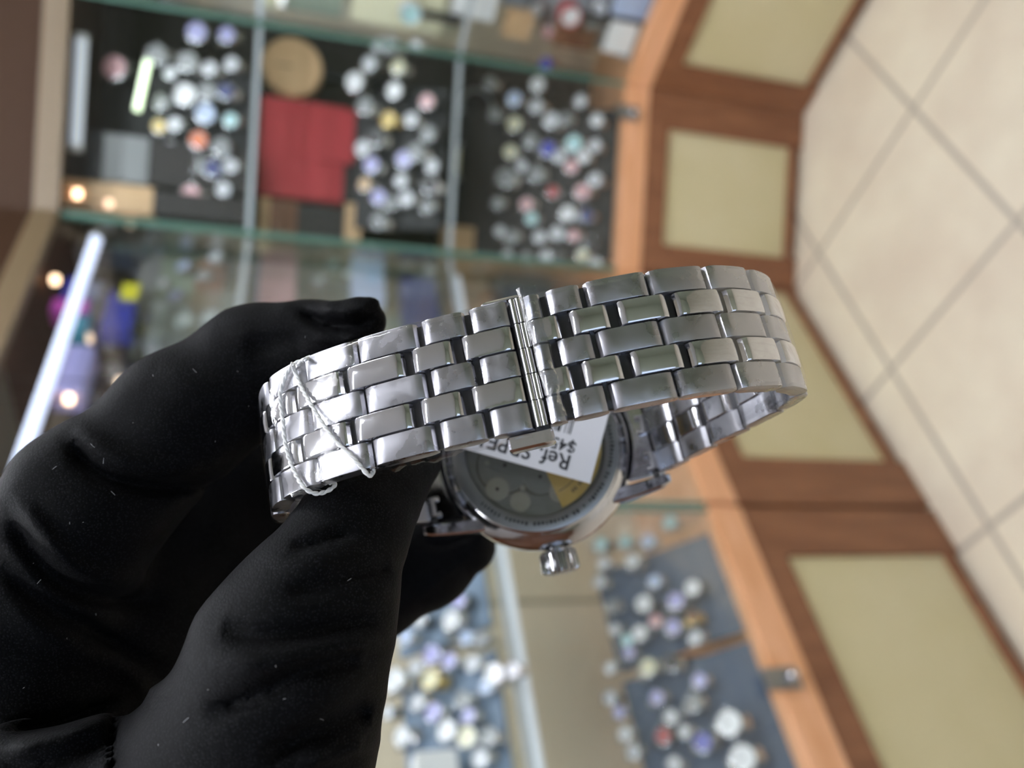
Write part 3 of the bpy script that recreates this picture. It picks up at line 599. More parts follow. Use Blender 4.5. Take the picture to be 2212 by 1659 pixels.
AMIN, AMAX = ARC[0], ARC[-1]
def halfw(a): x = max(abs(a) - 45, 0) / 45; return 9.0 + 0.9 * min(x, 1)
def link(a0, a1, r, style, name):
    """one link piece: arc a0..a1, row r = -2..2"""
    am = (a0 + a1) / 2; hw = halfw(am); w5 = 2 * hw / 5; bc = r * w5; gap = 0.06 if style == 'b' else 0.10
    b0, b1 = bc - w5 / 2 + gap, bc + w5 / 2 - gap
    nu = 15; u = np.sin(np.linspace(-np.pi / 2, np.pi / 2, nu)) * 0.5 + np.linspace(-1, 1, nu) * 0.5
    la = a1 - a0; rows = []
    for q in u:
        a = am + q * la / 2; e = min(1 - abs(q), 1) * la / 2          # distance to the end, mm
        if style == 'b':
            top = 0.12 - 0.55 * max(0, 1 - e / 1.15) ** 1.4 - 0.35 * max(0, 1 - e / .18)
            ch = 0.13
        else:
            top = 0.30 - 0.65 * max(0, 1 - e / 1.0) ** 1.8 - 0.35 * max(0, 1 - e / .2)
            ch = 0.30
        if e < 1e-4: th0 = -1.35 
        bot = -2.55 + 0.75 * max(0, 1 - e / 1.3) ** 1.3
        top = max(top, bot + .3)
        cs = [(b0, bot + .12), (b0, top - ch), (b0 + ch * .3, top - ch * .3), (b0 + ch, top), (bc, top + (.05 if style == 'p' else 0)), (b1 - ch, top), (b1 - ch * .3, top - ch * .3), (b1, top - ch), (b1, bot + .12), (b1 - .12, bot), (b0 + .12, bot)]
        rows.append([at(a, h, b) for b, h in cs])
    g = Geo(); rows = np.array(rows); n = rows.shape[1]; g.grid(rows, close_v=True)
    g.F += [tuple(reversed(range(n))), tuple((nu - 1) * n + j for j in range(n))]
    # orient outward check is not needed: faces are double sided
    return wmake(g, name, M['brushed'] if style == 'b' else M['polished'], auto=28)
def chain(first, pitch, lim, gap):
    out = list(first); a = first[-1][1]
    while a + pitch * .6 < lim:
        b = min(a + gap + pitch, lim); out.append((a + gap, b)); a = b
    return out
RIGHT_B = chain([(1.9, 4.2), (5.0, 9.7), (10.3, 18.9), (19.1, 27.5)], 8.3, AMAX + 0.0, 0.2)
RIGHT_P = chain([(1.9, 6.1), (7.3, 12.7), (13.7, 20.8), (21.7, 29.0)], 7.3, AMAX - 1.0, 0.9)
LIM = -AMIN
LEFT_B = chain([(0.15, 5.5), (6.2, 12.2), (12.9, 21.6), (21.8, 30.3)], 8.3, LIM, 0.2)
LEFT_P = chain([(0.15, 7.3), (8.4, 14.2), (15.2, 23.7), (24.4, 32.4)], 7.6, LIM - 1.0, 0.8)
for r in (-2, -1, 0, 1, 2):
    st = 'b' if r % 2 == 0 else 'p'; nm = 'brushed_link' if st == 'b' else 'polished_link'
    for a, b in (RIGHT_B if st == 'b' else RIGHT_P): link(a, b, r, st, nm)
    for a, b in (LEFT_B if st == 'b' else LEFT_P): link(-b, -a, r, st, nm)
# hinge core under the links
aa = np.linspace(AMIN + .5, AMAX - .5, 120); rows = []
for a in aa:
    h = halfw(a) - .35; rows.append([at(a, -1.1, -h), at(a, -1.1, h), at(a, -1.9, h), at(a, -1.9, -h)])
wmake(Geo().grid(rows, close_v=True), 'link_core', M['dark_steel'])
# clasp: hinge tubes at the joint, push button, folding blade inside
for r in (-2, -1, 0, 1, 2):
    w5 = 3.6; b0, b1 = r * w5 - 1.74, r * w5 + 1.74
    for ac, rad in ((0.52, .42), (1.30, .40)) if r % 2 == 0 else ((0.50, .40), (1.20, .30), (1.62, .22)):
        bb = np.linspace(b0, b1, 5)
        wmake(Geo().tube([at(ac, -.38, q) for q in bb], rad, 12), 'clasp_hinge', M['polished'])
def rbox(name, a0, a1, h0, h1, b0, b1, m, ch=.25, n=6):
    rows = []
    for b, k in ((b0, ch), (b0 + ch, 0), (b1 - ch, 0), (b1, ch)):
        rr = []
        pts = [(a0 + k + ch, h0 + k), (a1 - k - ch, h0 + k), (a1 - k, h0 + k + ch), (a1 - k, h1 - k - ch), (a1 - k - ch, h1 - k), (a0 + k + ch, h1 - k), (a0 + k, h1 - k - ch), (a0 + k, h0 + k + ch)]
        rows.append([at(a, h, b) for a, h in pts])
    g = Geo().grid(rows, close_v=True); g.F += [tuple(range(7, -1, -1)), tuple(24 + j for j in range(8))]
    return wmake(g, name, m, auto=30)
rbox('clasp_button', -3.9, 2.1, -2.7, -0.75, -11.25, -9.1, M['polished'], .3)
rbox('clasp_button', -0.15, 1.9, -2.0, -0.9, -9.4, -8.4, M['dark_steel'], .12)
rbox('clasp_button', -3.7, 1.9, -2.7, -0.9, 9.1, 9.9, M['polished'], .3)
rows = [[at(a, -3.1, -4), at(a, -3.1, 4), at(a, -3.9, 4), at(a, -3.9, -4)] for a in np.linspace(-14, 14, 30)]
g = Geo().grid(rows, close_v=True); g.F += [(3, 2, 1, 0), (116, 117, 118, 119)]
wmake(g, 'clasp_blade', M['polished'])

# ---- case (axis n, viewer side positive)
def wl(prof, n=96, s0=0, b0=0, ax='n'):
    a = np.linspace(0, 2 * np.pi, n, endpoint=False)
    return Geo().grid([L3(s0 + r * np.cos(a), h, b0 + r * np.sin(a)) for r, h in prof], close_v=True)
def cap(g, m): k = len(g.V) - m; g.F.append(tuple(range(k, k + m))); return g
CASE = [(16.05, -0.25), (16.3, -0.45), (16.5, -0.9), (17.6, -1.7), (18.6, -2.9), (19.1, -4.3), (19.2, -5.6), (19.0, -6.6), (18.4, -7.0), (18.35, -7.3), (18.9, -7.6), (18.9, -8.2), (18.2, -9.3), (17.2, -10.2), (16.6, -10.4), (16.6, -9.6)]
wmake(wl(CASE), 'case', M['polished'], auto=28)
wmake(wl([(13.2, -.35), (13.35, .0), (13.7, .12), (15.7, .05), (16.05, -.1), (16.05, -.6)]), 'case_back_ring', M['ring'], auto=25)
wmake(wl([(.01, .02), (6, .02), (12, 0), (13.3, -.05)]), 'case_back_glass', M['crystal'])
wmake(wl([(.01, -11.6), (8, -11.4), (14, -10.8), (16.6, -10.0)]), 'crystal', M['crystal'])
wmake(wl([(.01, -9.0), (16.6, -9.0)]), 'dial', M['dial_white'])
g = Geo()
for k in range(12):
    a = k * math.pi / 6; c, s = math.cos(a), math.sin(a)
    P = [(12.2, -.25), (15.2, -.4), (15.2, .4), (12.2, .25)]
    g.hexa([L3(r * c - q * s, h, r * s + q * c) for h in (-9.05, -9.5) for r, q in P])
wmake(g, 'hour_markers', M['polished'])
for ang, ln, wd in ((60, 9, .6), (200, 13, .4)):
    a = math.radians(ang); c, s = math.cos(a), math.sin(a); P = [(-2, -wd), (ln, -.12), (ln, .12), (-2, wd)]
    g = Geo().hexa([L3(r * c - q * s, h, r * s + q * c) for h in (-9.7 - wd * .3, -9.9 - wd * .3) for r, q in P]); wmake(g, 'hand', M['polished'], auto=20)
# faint engraved ticks on the case back ring (illegible lettering)
g = Geo(); rr = np.random.default_rng(3)
for k in range(74):
    if rr.random() < .25: continue
    a = math.radians(-150 + k * 3.0); c, s = math.cos(a), math.sin(a); hgt = rr.uniform(.5, .8); wq = rr.uniform(.10, .28)
    g.hexa([L3(r * c - q * s, h, r * s + q * c) for h in (.075, .135) for r, q in ((14.3, -wq), (14.3 + hgt, -wq), (14.3 + hgt, wq), (14.3, wq))])
wmake(g, 'engraved_ring_marks', M['dark_steel'], auto=20)
# movement under the glass
mv = wmake(cap(wl([(13.3, -1.2), (.01, -1.25)]), 96), 'movement', M['plate'])
def disc(name, s, b, r, h0, h1, m, par=mv, n=40, hole=None):
    g = wl([(.01, h0), (r, h0), (r, h1), (r - .12, h1 + .08), (.01, h1 + .08)], n, s, b); return wmake(g, name, m, par, auto=30)
def ringp(name, s, b, r, wd, h, m, n=48): return wmake(wl([(r - wd, h - .2), (r - wd, h), (r, h), (r, h - .2)], n, s, b), name, m, mv, auto=30)
for (s, b, r, h, m) in ((-6.3, -2.2, 5.2, -.95, 'plate'), (-.2, -5.8, 3.3, -.85, 'plate'), (4.5, 5.5, 5.0, -.9, 'plate'), (-5, 7, 4.2, -.9, 'plate')):
    disc('bridge', s, b, r, -1.2, h, M[m])
    ringp('bridge_rim', s, b, r + .3, .34, h - .08, M['engrave'])
for (s, b, r) in ((-2.6, -.5, 2.4), (-8.6, -6.4, 2.2), (2.5, -9.5, 1.7), (-4.8, -9.6, 1.9)):
    nT = 36; a = np.linspace(0, 2 * np.pi, nT * 2, endpoint=False); rad = r * (1 + .05 * np.where(np.arange(nT * 2) % 2 == 0, 1, -1))
    rows = [L3(s + q * rad * np.cos(a), h, b + q * rad * np.sin(a)) for q, h in ((1, -1.0), (1, -.72), (.8, -.70), (.01, -.70))]
    wmake(Geo().grid(rows, close_v=True), 'gear', M['gear'], mv, auto=20)
for s, b in ((-.2, -5.8), (-6.3, -2.2), (-8.6, -6.4), (4.5, 5.5)): disc('jewel', s, b, .32, -.9, -.5, M['jewel'], n=16)
for s, b in ((-9.5, -1.0), (1.8, -8.2), (-3.8, -7.2)): disc('screw', s, b, .5, -1, -.55, M['gear'], n=18)
g = Geo()   # rotor: heavy gold half disc, spoke cut-out
def arcband(r0, r1, a0, a1, h0, h1, n=40):
    A = np.radians(np.linspace(a0, a1, n)); rows = [L3(r0 * np.cos(A), h1, r0 * np.sin(A)), L3(r1 * np.cos(A), h1, r1 * np.sin(A)), L3(r1 * np.cos(A), h0, r1 * np.sin(A)), L3(r0 * np.cos(A), h0, r0 * np.sin(A))]
    gg = Geo().grid(rows, close_u=True); gg.F += [(0, n, 2 * n, 3 * n), (n - 1, 4 * n - 1, 3 * n - 1, 2 * n - 1)]; return gg
R = arcband(9.2, 12.7, -78, 92, -.72, -.35); r1 = arcband(1.0, 9.3, -78, -52, -.72, -.40, 12); r2 = arcband(1.0, 9.3, 66, 92, -.72, -.40, 12)
R.add(r1.V, r1.F); R.add(r2.V, r2.F); R.add(wl([(.01, -.3), (2.2, -.3), (2.3, -.7)], 30).V, wl([(.01, -.3), (2.2, -.3), (2.3, -.7)], 30).F)
rot = wmake(R, 'rotor', M['rotor'], mv, auto=30)
g = arcband(9.6, 9.75, -74, 88, -.36, -.33)
wmake(g, 'rotor_groove', M['engrave'], mv)
g = Geo()
for k in range(10):
    a = math.radians(-62 + k * 2.3); c, s = math.cos(a), math.sin(a)
    if k in (3, 7): continue
    g.hexa([L3(r * c - q * s, h, r * s + q * c) for h in (-.35, -.33) for r, q in ((10.7, -.12), (11.4, -.12), (11.4, .12), (10.7, .12))])
wmake(g, 'rotor_engraving', M['engrave'], mv)
# lugs
for ss in (1, -1):
    for sb in (1, -1):
        rows = []
        for t in np.linspace(0, 1, 9):
            s = ss * (12.5 + 11.2 * t); bm = sb * (11.9 - 1.0 * t ** 1.5 + .15); wd = 1.35 - .25 * t
            hi = -1.7 + 0.2 * t + 1.1 * t ** 3; lo = -7.2 + 4.2 * t ** 1.6
            if t > .95: hi -= .6; lo += .5; wd *= .75
            c = .35; rows.append([L3(s, h, bm + sb * q) for q, h in ((-wd, lo + c), (-wd, hi - c), (-wd + c, hi), (wd - c, hi), (wd, hi - c), (wd, lo + c), (wd - c, lo), (-wd + c, lo))])
        g = Geo().grid(rows, close_v=True); g.F += [tuple(range(8)), tuple(64 + j for j in range(7, -1, -1))]
        wmake(g, 'lug', M['polished'], auto=30)
        wmake(Geo().tube([L3(ss * 21.3, -.9, sb * 9.2), L3(ss * 21.3, -.9, sb * 10.6)], .55, 12), 'spring_bar', M['dark_steel'])
    # end link between the lugs, hooked shape with a hole each side
    rows = []
    for b in np.linspace(-9.6, 9.6, 17):
        r_in = math.sqrt(max(18.6 ** 2 - b ** 2, 1)); s0 = r_in + .15; s1 = 23.3
        rows.append([L3(ss * q, h, b) for q, h in ((s0, -5.6), (s0, -2.2), (s0 + .5, -1.7), (s1 - 1.2, -1.5), (s1, -2.2), (s1, -4.4), (s1 - 1.2, -5.2))])
    g = Geo().grid(rows, close_v=True); g.F += [tuple(range(7)), tuple(16 * 7 + j for j in range(6, -1, -1))]
    wmake(g, 'end_link', M['polished'], auto=30)
    for b in (-7.2, 0, 7.2):
        wmake(Geo().tube([L3(ss * 20.2, -1.6, b - 1.5), L3(ss * 21.3, -.7, b - 1.5), L3(ss * 21.3, -.7, b + 1.5), L3(ss * 20.2, -1.6, b + 1.5)], .62, 10), 'end_link_tube', M['brushed'])
# crown with fluted rim
a = np.linspace(0, 2 * np.pi, 96, endpoint=False); fl = 1 + .075 * np.sign(np.sin(a * 24)); sm = np.ones_like(a); rows = []
for r, d, w_ in ((1.6, 18.4, 0), (1.9, 19.2, 0), (2.8, 19.3, .3), (3.3, 19.9, 1), (3.45, 22.9, 1), (3.2, 23.4, .4), (2.7, 23.6, 0), (1.6, 23.65, 0), (.01, 23.65, 0)):
    rr_ = r * (1 + (fl - 1) * w_); rows.append(L3(rr_ * np.cos(a), -5.6 + rr_ * np.sin(a), -d))
cr = wmake(Geo().grid(rows, close_v=True), 'crown', M['crown'], auto=25)
g = Geo()
for k in range(5): g.tube([L3(-1.6 + .8 * k, -6.6, -23.75), L3(-1.6 + .8 * k, -4.8 + .3 * (k % 2), -23.75)], .14, 6)
wmake(g, 'crown_emblem', M['brushed'], cr)

# ---- clear protective film wrapped round the left half of the bracelet
rs = np.random.default_rng(11)
def wob(a, q, k): return math.sin(a * .9 + q * 5 + k) * .5 + math.sin(a * 2.3 + k * 2 + q * 9) * .3
def film(a0, a1, na, off, edge, seed):
    rows = []
    for a in np.linspace(a0, a1, na):
        hw = halfw(a); rr = []
        for q in np.linspace(0, 2 * np.pi, 44, endpoint=False):
            cx, sx = math.cos(q), math.sin(q); b = math.copysign(abs(cx) ** .35, cx) * (hw + edge[0 if cx > 0 else 1] * (1 + .45 * wob(a, 0, seed)))
            h = -1.2 + math.copysign(abs(sx) ** .55, sx) * (1.62 + off * (1 + .25 * wob(a, q, seed)))
            rr.append(at(a, h, b))
        rows.append(rr)
    return wmake(Geo().grid(rows, close_v=True), 'protective_film', M['film'], auto=None)
film(-64, -.6, 130, .14, (.25, .9), 1.0)
film(1.3, 62, 110, .10, (.18, .12), 4.0)
# loose flap standing over the joint
rows = []
for b in np.linspace(-8.6, 9.9, 24):
    t = (b + 8.6) / 18.5; rows.append([at(1.5 + .9 * (1 - t) + .1 * math.sin(b), .55, b), at(2.1 + .9 * (1 - t), .95 + .1 * math.sin(b * 2), b), at(2.9 + 1.2 * (1 - t), .75, b), at(4.1 + .2 * math.sin(b * 1.3), .50, b)])
M['flap'] = thin_clear('film_flap', (0.80, 0.82, 0.84), 0.25, 0.10, 0.6, (500, .6, .001))
wmake(Geo().grid(rows), 'film_flap', M['flap'], auto=None)

# ================================================================== PRICE TAG AND STRING
def pix_plane(u, v, n):   # photo pixel -> mm point on the plane n above the case back
    d = np.array([(u - CX) / FPX, (CY - v) / FPX, 1.0]); k = ((C0 @ Nv) + n) / (d @ Nv); return d * k
TN = 6.0
br = pix_plane(1275, 1045, TN); ex = pix_plane(985, 965, TN) - br; ex /= np.linalg.norm(ex); ey = pix_plane(1340, 895, TN) - br; ey -= ex * (ey @ ex); ey /= np.linalg.norm(ey)
nz_ = np.cross(ex, ey); nz_ = nz_ if nz_ @ Nv > 0 else -nz_
TO = W(br + ex * 18 + ey * 9)
tag_root = empty('price_tag', TO, 'white paper price tag with barcode and reference number, between the clasp and the case back', 'tag')
def tmk(g, name, m, par=tag_root, smooth=False): return obj(name, W(np.array(g.V)) - TO, g.F, m, par, smooth)
tp = lambda x, y, h: br + ex * x + ey * y + nz_ * h
Geo().hexa([tp(*q, 0) for q in ((0, 0), (38, 0), (38, 18.5), (0, 18.5))] + [tp(*q, .22) for q in ((0, 0), (38, 0), (38, 18.5), (0, 18.5))])
g = Geo(); xs = np.linspace(0, 38, 14); bend = lambda x: -.00 * x
g.hexa([tp(*q, 0) for q in ((0, 0), (38, 0), (38, 18.5), (0, 18.5))] + [tp(*q, .22) for q in ((0, 0), (38, 0), (38, 18.5), (0, 18.5))]); card = tmk(g, 'card', M['card'])
def tloc(u, v):   # pixel on the tag -> tag coordinates
    d = np.array([(u - CX) / FPX, (CY - v) / FPX, 1.0]); k = (br @ nz_) / (d @ nz_); q = d * k - br; return q @ ex, q @ ey
def text(body, size, u, v, name):   # u,v: pixel where the first letter's baseline starts; reads towards +ex, letters' up = -ey
    cu = bpy.data.curves.new(name, 'FONT'); cu.body = body; cu.size = size; cu.extrude = 0.01; cu.offset = size * 0.016; cu.resolution_u = 6
    to = bpy.data.objects.new(name, cu); COL.objects.link(to); dg = bpy.context.evaluated_depsgraph_get(); me = bpy.data.meshes.new_from_object(to.evaluated_get(dg))
    bpy.data.objects.remove(to); x0, y0 = tloc(u, v)
    P = np.array([q.co for q in me.vertices]); PP = W(np.array([tp(x0 + p[0], y0 - p[1], .26 + p[2]) for p in P])) - TO
    for q, p in zip(me.vertices, PP): q.co = p
    me.materials.clear(); me.materials.append(M['ink']); return put(name, me, card)
text('Ref. SRPE15J1', 4.0, 1236.5, 986.5, 'reference_text')
text('$450', 3.05, 1247, 958.0, 'price_text')
x0, _ = tloc(1232, 940); _, y0 = tloc(1228, 945); g = Geo(); rb = np.random.default_rng(5); x = x0
bars = [.22, .22, .2, .55, .35, .3, .3, .2, .5, .25, .7, .3, .25, .4, .2, .55]
for k in range(30):
    wd = bars[k % 16] * (.8 if k % 3 else 1.2)
    g.hexa([tp(*q, .222) for q in ((x, y0 + .6), (x + wd, y0 + .6), (x + wd, y0 + 8), (x, y0 + 8))] + [tp(*q, .25) for q in ((x, y0 + .6), (x + wd, y0 + .6), (x + wd, y0 + 8), (x, y0 + 8))])
    x += wd + .22 + .25 * ((k * 7) % 3)
tmk(g, 'barcode', M['ink'], card)
# surface lookup for the strings
SA = np.linspace(-52, 0, 500); SB = np.linspace(-11.5, 10.5, 120); GA, GB = np.meshgrid(SA, SB, indexing='ij'); SP = at(GA, .75, GB)
SU, SV = CX + FPX * SP[..., 0] / SP[..., 2], CY - FPX * SP[..., 1] / SP[..., 2]
def on_band(u, v, lift=0.0):
    k = np.argmin((SU - u) ** 2 + (SV - v) ** 2 + 1e3 * np.maximum(0, -GA - 48) ** 2); a, b = GA.flat[k], GB.flat[k]; return at(a, .75 + lift, b)
def twisted(pts, name, r=.19):
    P = spline(pts, 14); L = np.concatenate([[0], np.cumsum(np.linalg.norm(np.diff(P, axis=0), axis=1))]); t = np.gradient(P, axis=0); t /= np.linalg.norm(t, axis=1)[:, None]
    n = int(L[-1] / .12); s = np.linspace(0, L[-1], n); Q = np.stack([np.interp(s, L, P[:, i]) for i in range(3)], 1); T = np.stack([np.interp(s, L, t[:, i]) for i in range(3)], 1)
    u = np.cross(T, (.2, .1, 1.)); u /= np.linalg.norm(u, axis=1)[:, None]; v = np.cross(T, u); g = Geo()
    for ph in (0, np.pi):
        a = s * 2 * np.pi / 2.1 + ph; g.tube(Q + (np.cos(a)[:, None] * u + np.sin(a)[:, None] * v) * r * .75, r, 7)
    return tmk(g, name, M['string'], tag_root, True)
A1 = [on_band(*q) for q in ((652, 779), (632, 788), (619, 808), (607, 845), (605, 870), (611, 910), (615, 950), (626, 995), (641, 1030), (655, 1050))]
c_ = on_band(655, 1050); px = lambda u, v, z: np.array([(u - CX) / FPX * z, (CY - v) / FPX * z, z])
zc = c_[2]
s1 = [px(668, 772, zc + 6), px(660, 776, zc + 3)] + A1 + [px(672, 1063, zc + .3), px(690, 1066, zc + .8), px(712, 1058, zc + 1.6), px(724, 1046, zc + 2.4), px(712, 1043, zc + 4), px(690, 1046, zc + 5)]
twisted(s1, 'string')
A2 = [on_band(*q, l) for q, l in (((636, 800), 0), ((650, 835), 0), ((672, 870), .35), ((700, 915), .4), ((730, 955), .3), ((760, 985), 0.1))]
z2 = A2[-1][2]; s2 = [px(632, 786, z2 + 3), ] + A2 + [px(781, 1010, z2 - .2), px(797, 1027, z2), px(805, 1021, z2 + .8), px(806, 1008, z2 + 2.2), px(795, 1000, z2 + 5), px(900, 960, z2 + 22), tp(36, 4, .2)]
twisted(s2, 'string')

# ================================================================== GLOVED HAND (implicit surface polygonised into one mesh)
def PX(u, v, z): return np.array([(u - CX) / FPX * z, (CY - v) / FPX * z, z])
H = 0.8
lo = np.array([-138., -128., 82.]); hi = np.array([4., 20., 206.]); nn = np.ceil((hi - lo) / H).astype(int)
ax = [lo[i] + H * np.arange(nn[i]) for i in range(3)]
X, Y, Z = np.meshgrid(*[a_.astype(np.float32) for a_ in ax], indexing='ij')
U = (CX + FPX * X / Z); V = (CY - FPX * Y / Z)
def cone(a, b):
    pa, ra = PX(*a[:3]), a[3] / FPX * a[2]; pb, rb = PX(*b[:3]), b[3] / FPX * b[2]; d = pb - pa; l2 = d @ d
    h = np.clip(((X - pa[0]) * d[0] + (Y - pa[1]) * d[1] + (Z - pa[2]) * d[2]) / l2, 0, 1)
    return np.sqrt((X - pa[0] - h * d[0]) ** 2 + (Y - pa[1] - h * d[1]) ** 2 + (Z - pa[2] - h * d[2]) ** 2) - (ra + (rb - ra) * h)
def smin(a, b, k): h = np.maximum(k - np.abs(a - b), 0) / k; return np.minimum(a, b) - h * h * k * .25
def chainf(P, k=2.5):
    f = None
    for a, b in zip(P[:-1], P[1:]): c = cone(a, b); f = c if f is None else smin(f, c, k)
    return f
palm = chainf([(-420, 1980, 118, 260), (-150, 1720, 122, 250), (60, 1470, 130, 205), (300, 1400, 143, 175), (520, 1330, 158, 150)], 6)
palm = smin(palm, chainf([(60, 1470, 130, 200), (200, 1280, 142, 150), (420, 1180, 156, 130), (620, 1180, 168, 120)], 5), 6)
index = chainf([(-160, 1620, 126, 200), (55, 1330, 127, 175), (195, 1088, 128, 160), (395, 908, 134, 140), (560, 795, 138, 130), (680, 742, 135, 90), (770, 706, 131, 44), (803, 694, 131, 26)], 4)
lip = chainf([(640, 690, 133, 36), (715, 674, 130, 24), (770, 668, 129, 22), (804, 658, 129, 13)], 1.0); index = smin(index, lip, 1.2)
fill = chainf([(330, 1120, 158, 150), (480, 1030, 164, 125), (640, 1060, 168, 110)], 4)
middle = chainf([(300, 1400, 160, 150), (600, 1400, 176, 130), (800, 1268, 178, 112), (920, 1212, 176, 98), (1010, 1180, 174, 62)], 3)
ring = chainf([(120, 1500, 158, 150), (420, 1500, 182, 120), (640, 1430, 184, 95), (740, 1350, 180, 75)], 3)
little = chainf([(0, 1650, 150, 140), (300, 1620, 178, 110), (520, 1560, 184, 85), (640, 1480, 182, 65)], 3)
thumb = chainf([(250, 1900, 112, 260), (575, 1600, 105, 228), (625, 1420, 104, 200), (692, 1290, 107, 158), (758, 1150, 114, 116), (815, 1068, 121, 90), (868, 1012, 127, 66), (905, 1000, 130, 46)], 4)
heel = chainf([(-260, 1960, 112, 230), (60, 1745, 108, 175), (150, 1700, 107, 150)], 4)
palm = smin(palm, fill, 5); body = smin(palm, index, 3.0); body = smin(body, middle, 3); body = smin(body, ring, 3); body = smin(body, little, 3)
body = smin(body, heel, 2.2); body = smin(body, thumb, 1.6)
# folds of the fabric: (pixel polyline, half width px, depth mm, z-range)
def fold(P, wpx, amp, z0=80, z1=150):
    global body
    P = np.array(P, float); d = np.full(U.shape, 1e9, np.float32); tt = np.zeros_like(d)
    m = (U > P[:, 0].min() - 4 * wpx) & (U < P[:, 0].max() + 4 * wpx) & (V > P[:, 1].min() - 4 * wpx) & (V < P[:, 1].max() + 4 * wpx) & (np.abs(body) < 5) & (Z > z0) & (Z < z1)
    u, v = U[m], V[m]; dm = np.full(u.shape, 1e9); 
    sp = spline(P, 8); cum = np.linspace(0, 1, len(sp)); te = np.zeros_like(u)
    for k in range(len(sp) - 1):
        a, b = sp[k], sp[k + 1]; ab = b - a; h = np.clip(((u - a[0]) * ab[0] + (v - a[1]) * ab[1]) / (ab @ ab + 1e-9), 0, 1); q = np.hypot(u - a[0] - h * ab[0], v - a[1] - h * ab[1])
        s = q < dm; dm[s] = q[s]; te[s] = cum[k]
    fade = np.clip(np.minimum(te, 1 - te) * 5 + .15, 0, 1)
    body[m] += amp * np.exp(-(dm / wpx) ** 2) * fade
n1 = np.sin(X * .22 + Y * .13 + 1) * np.sin(Y * .19 - Z * .17 + 2) * .5 + np.sin(X * .41 - Y * .37 + Z * .2) * .22
body = body + n1.astype(np.float32) * .55
F_OLDS = [([(150, 950), (185, 1000), (245, 1035), (345, 1052), (470, 1045)], 17, 1.9), ([(150, 920), (250, 985), (350, 1010), (450, 1000)], 26, -.9),
    ([(15, 1110), (60, 1180), (120, 1250), (205, 1290), (330, 1300)], 20, 1.5), ([(30, 1060), (100, 1160), (180, 1235), (300, 1260)], 18, -.9),
    ([(0, 1215), (80, 1295), (200, 1365), (330, 1440)], 18, 1.3), ([(0, 1300), (120, 1380), (260, 1440), (340, 1500)], 26, -.8),
    ([(0, 1585), (120, 1560), (235, 1515)], 15, 1.6), ([(0, 1625), (130, 1595), (240, 1550)], 16, -1.0), ([(0, 1659), (110, 1650), (235, 1600)], 14, .9),
    ([(245, 1540), (243, 1600), (246, 1680)], 8, 1.6),
    ([(470, 1350), (560, 1375), (690, 1362), (820, 1330)], 24, 1.2), ([(440, 1440), (580, 1430), (720, 1400), (830, 1385)], 24, -.9), ([(430, 1545), (560, 1500), (690, 1440), (790, 1420)], 20, 1.2),
    ([(610, 1290), (700, 1262), (790, 1235), (850, 1225)], 20, .9), ([(620, 1190), (680, 1175), (760, 1150)], 14, .9), ([(560, 1650), (660, 1590), (760, 1545), (800, 1530)], 22, 1.3), ([(640, 1659), (720, 1630), (800, 1600)], 18, -.9),
    ([(640, 668), (700, 700), (760, 706), (805, 690)], 11, 1.6), ([(660, 720), (730, 735), (800, 722)], 14, -.8), ([(690, 668), (750, 672), (800, 662)], 9, -1.0), ([(520, 760), (600, 740), (670, 735)], 22, .7),
    ([(330, 800), (450, 840), (560, 870)], 40, -.5)]
for P_, w__, a_ in F_OLDS: fold(P_, w__, a_ * 1.45)
for P_, w__, a_ in (([(900, 1160), (950, 1178), (1000, 1160), (1045, 1150)], 9, 1.2), ([(930, 1150), (1000, 1140), (1050, 1165)], 9, -.9), ([(890, 1300), (960, 1240), (1020, 1190)], 8, -.6), ([(860, 1200), (930, 1215), (990, 1205)], 14, .6)): fold(P_, w__, a_, 150, 190)
# keep the glove out of the bracelet, case and tag
def carve(body):
    dx, dy, dz = X - C0[0], Y - C0[1], Z - C0[2]
    s = dx * Tv[0] + dy * Tv[1] + dz * Tv[2]; n = dx * Nv[0] + dy * Nv[1] + dz * Nv[2]; b = dx * Bv[0] + dy * Bv[1] + dz * Bv[2]
    m = (np.abs(b) < 13) & (np.abs(body) < 8) | ((body < 0) & (np.abs(b) < 13)); ss, n_ = s[m], n[m]; dm = np.full(ss.shape, 1e9, np.float32)
    for k in range(0, len(CUR) - 6, 6):
        a, c = CUR[k], CUR[k + 6]; ac = c - a; h = np.clip(((ss - a[0]) * ac[0] + (n_ - a[1]) * ac[1]) / (ac @ ac), 0, 1)
        off = np.array([-ac[1], ac[0]]) / np.linalg.norm(ac) * -1.2
        dm = np.minimum(dm, np.hypot(ss - a[0] - off[0] - h * ac[0], n_ - a[1] - off[1] - h * ac[1]))
    band = np.maximum(dm - 1.75, np.abs(b[m]) - 9.9)
    body[m] = np.maximum(body[m], -band)
    r = np.hypot(s, b); case = np.maximum(r - 19.3, np.maximum(n - .1, -11.7 - n)); return np.maximum(body, -case)
body = carve(body)
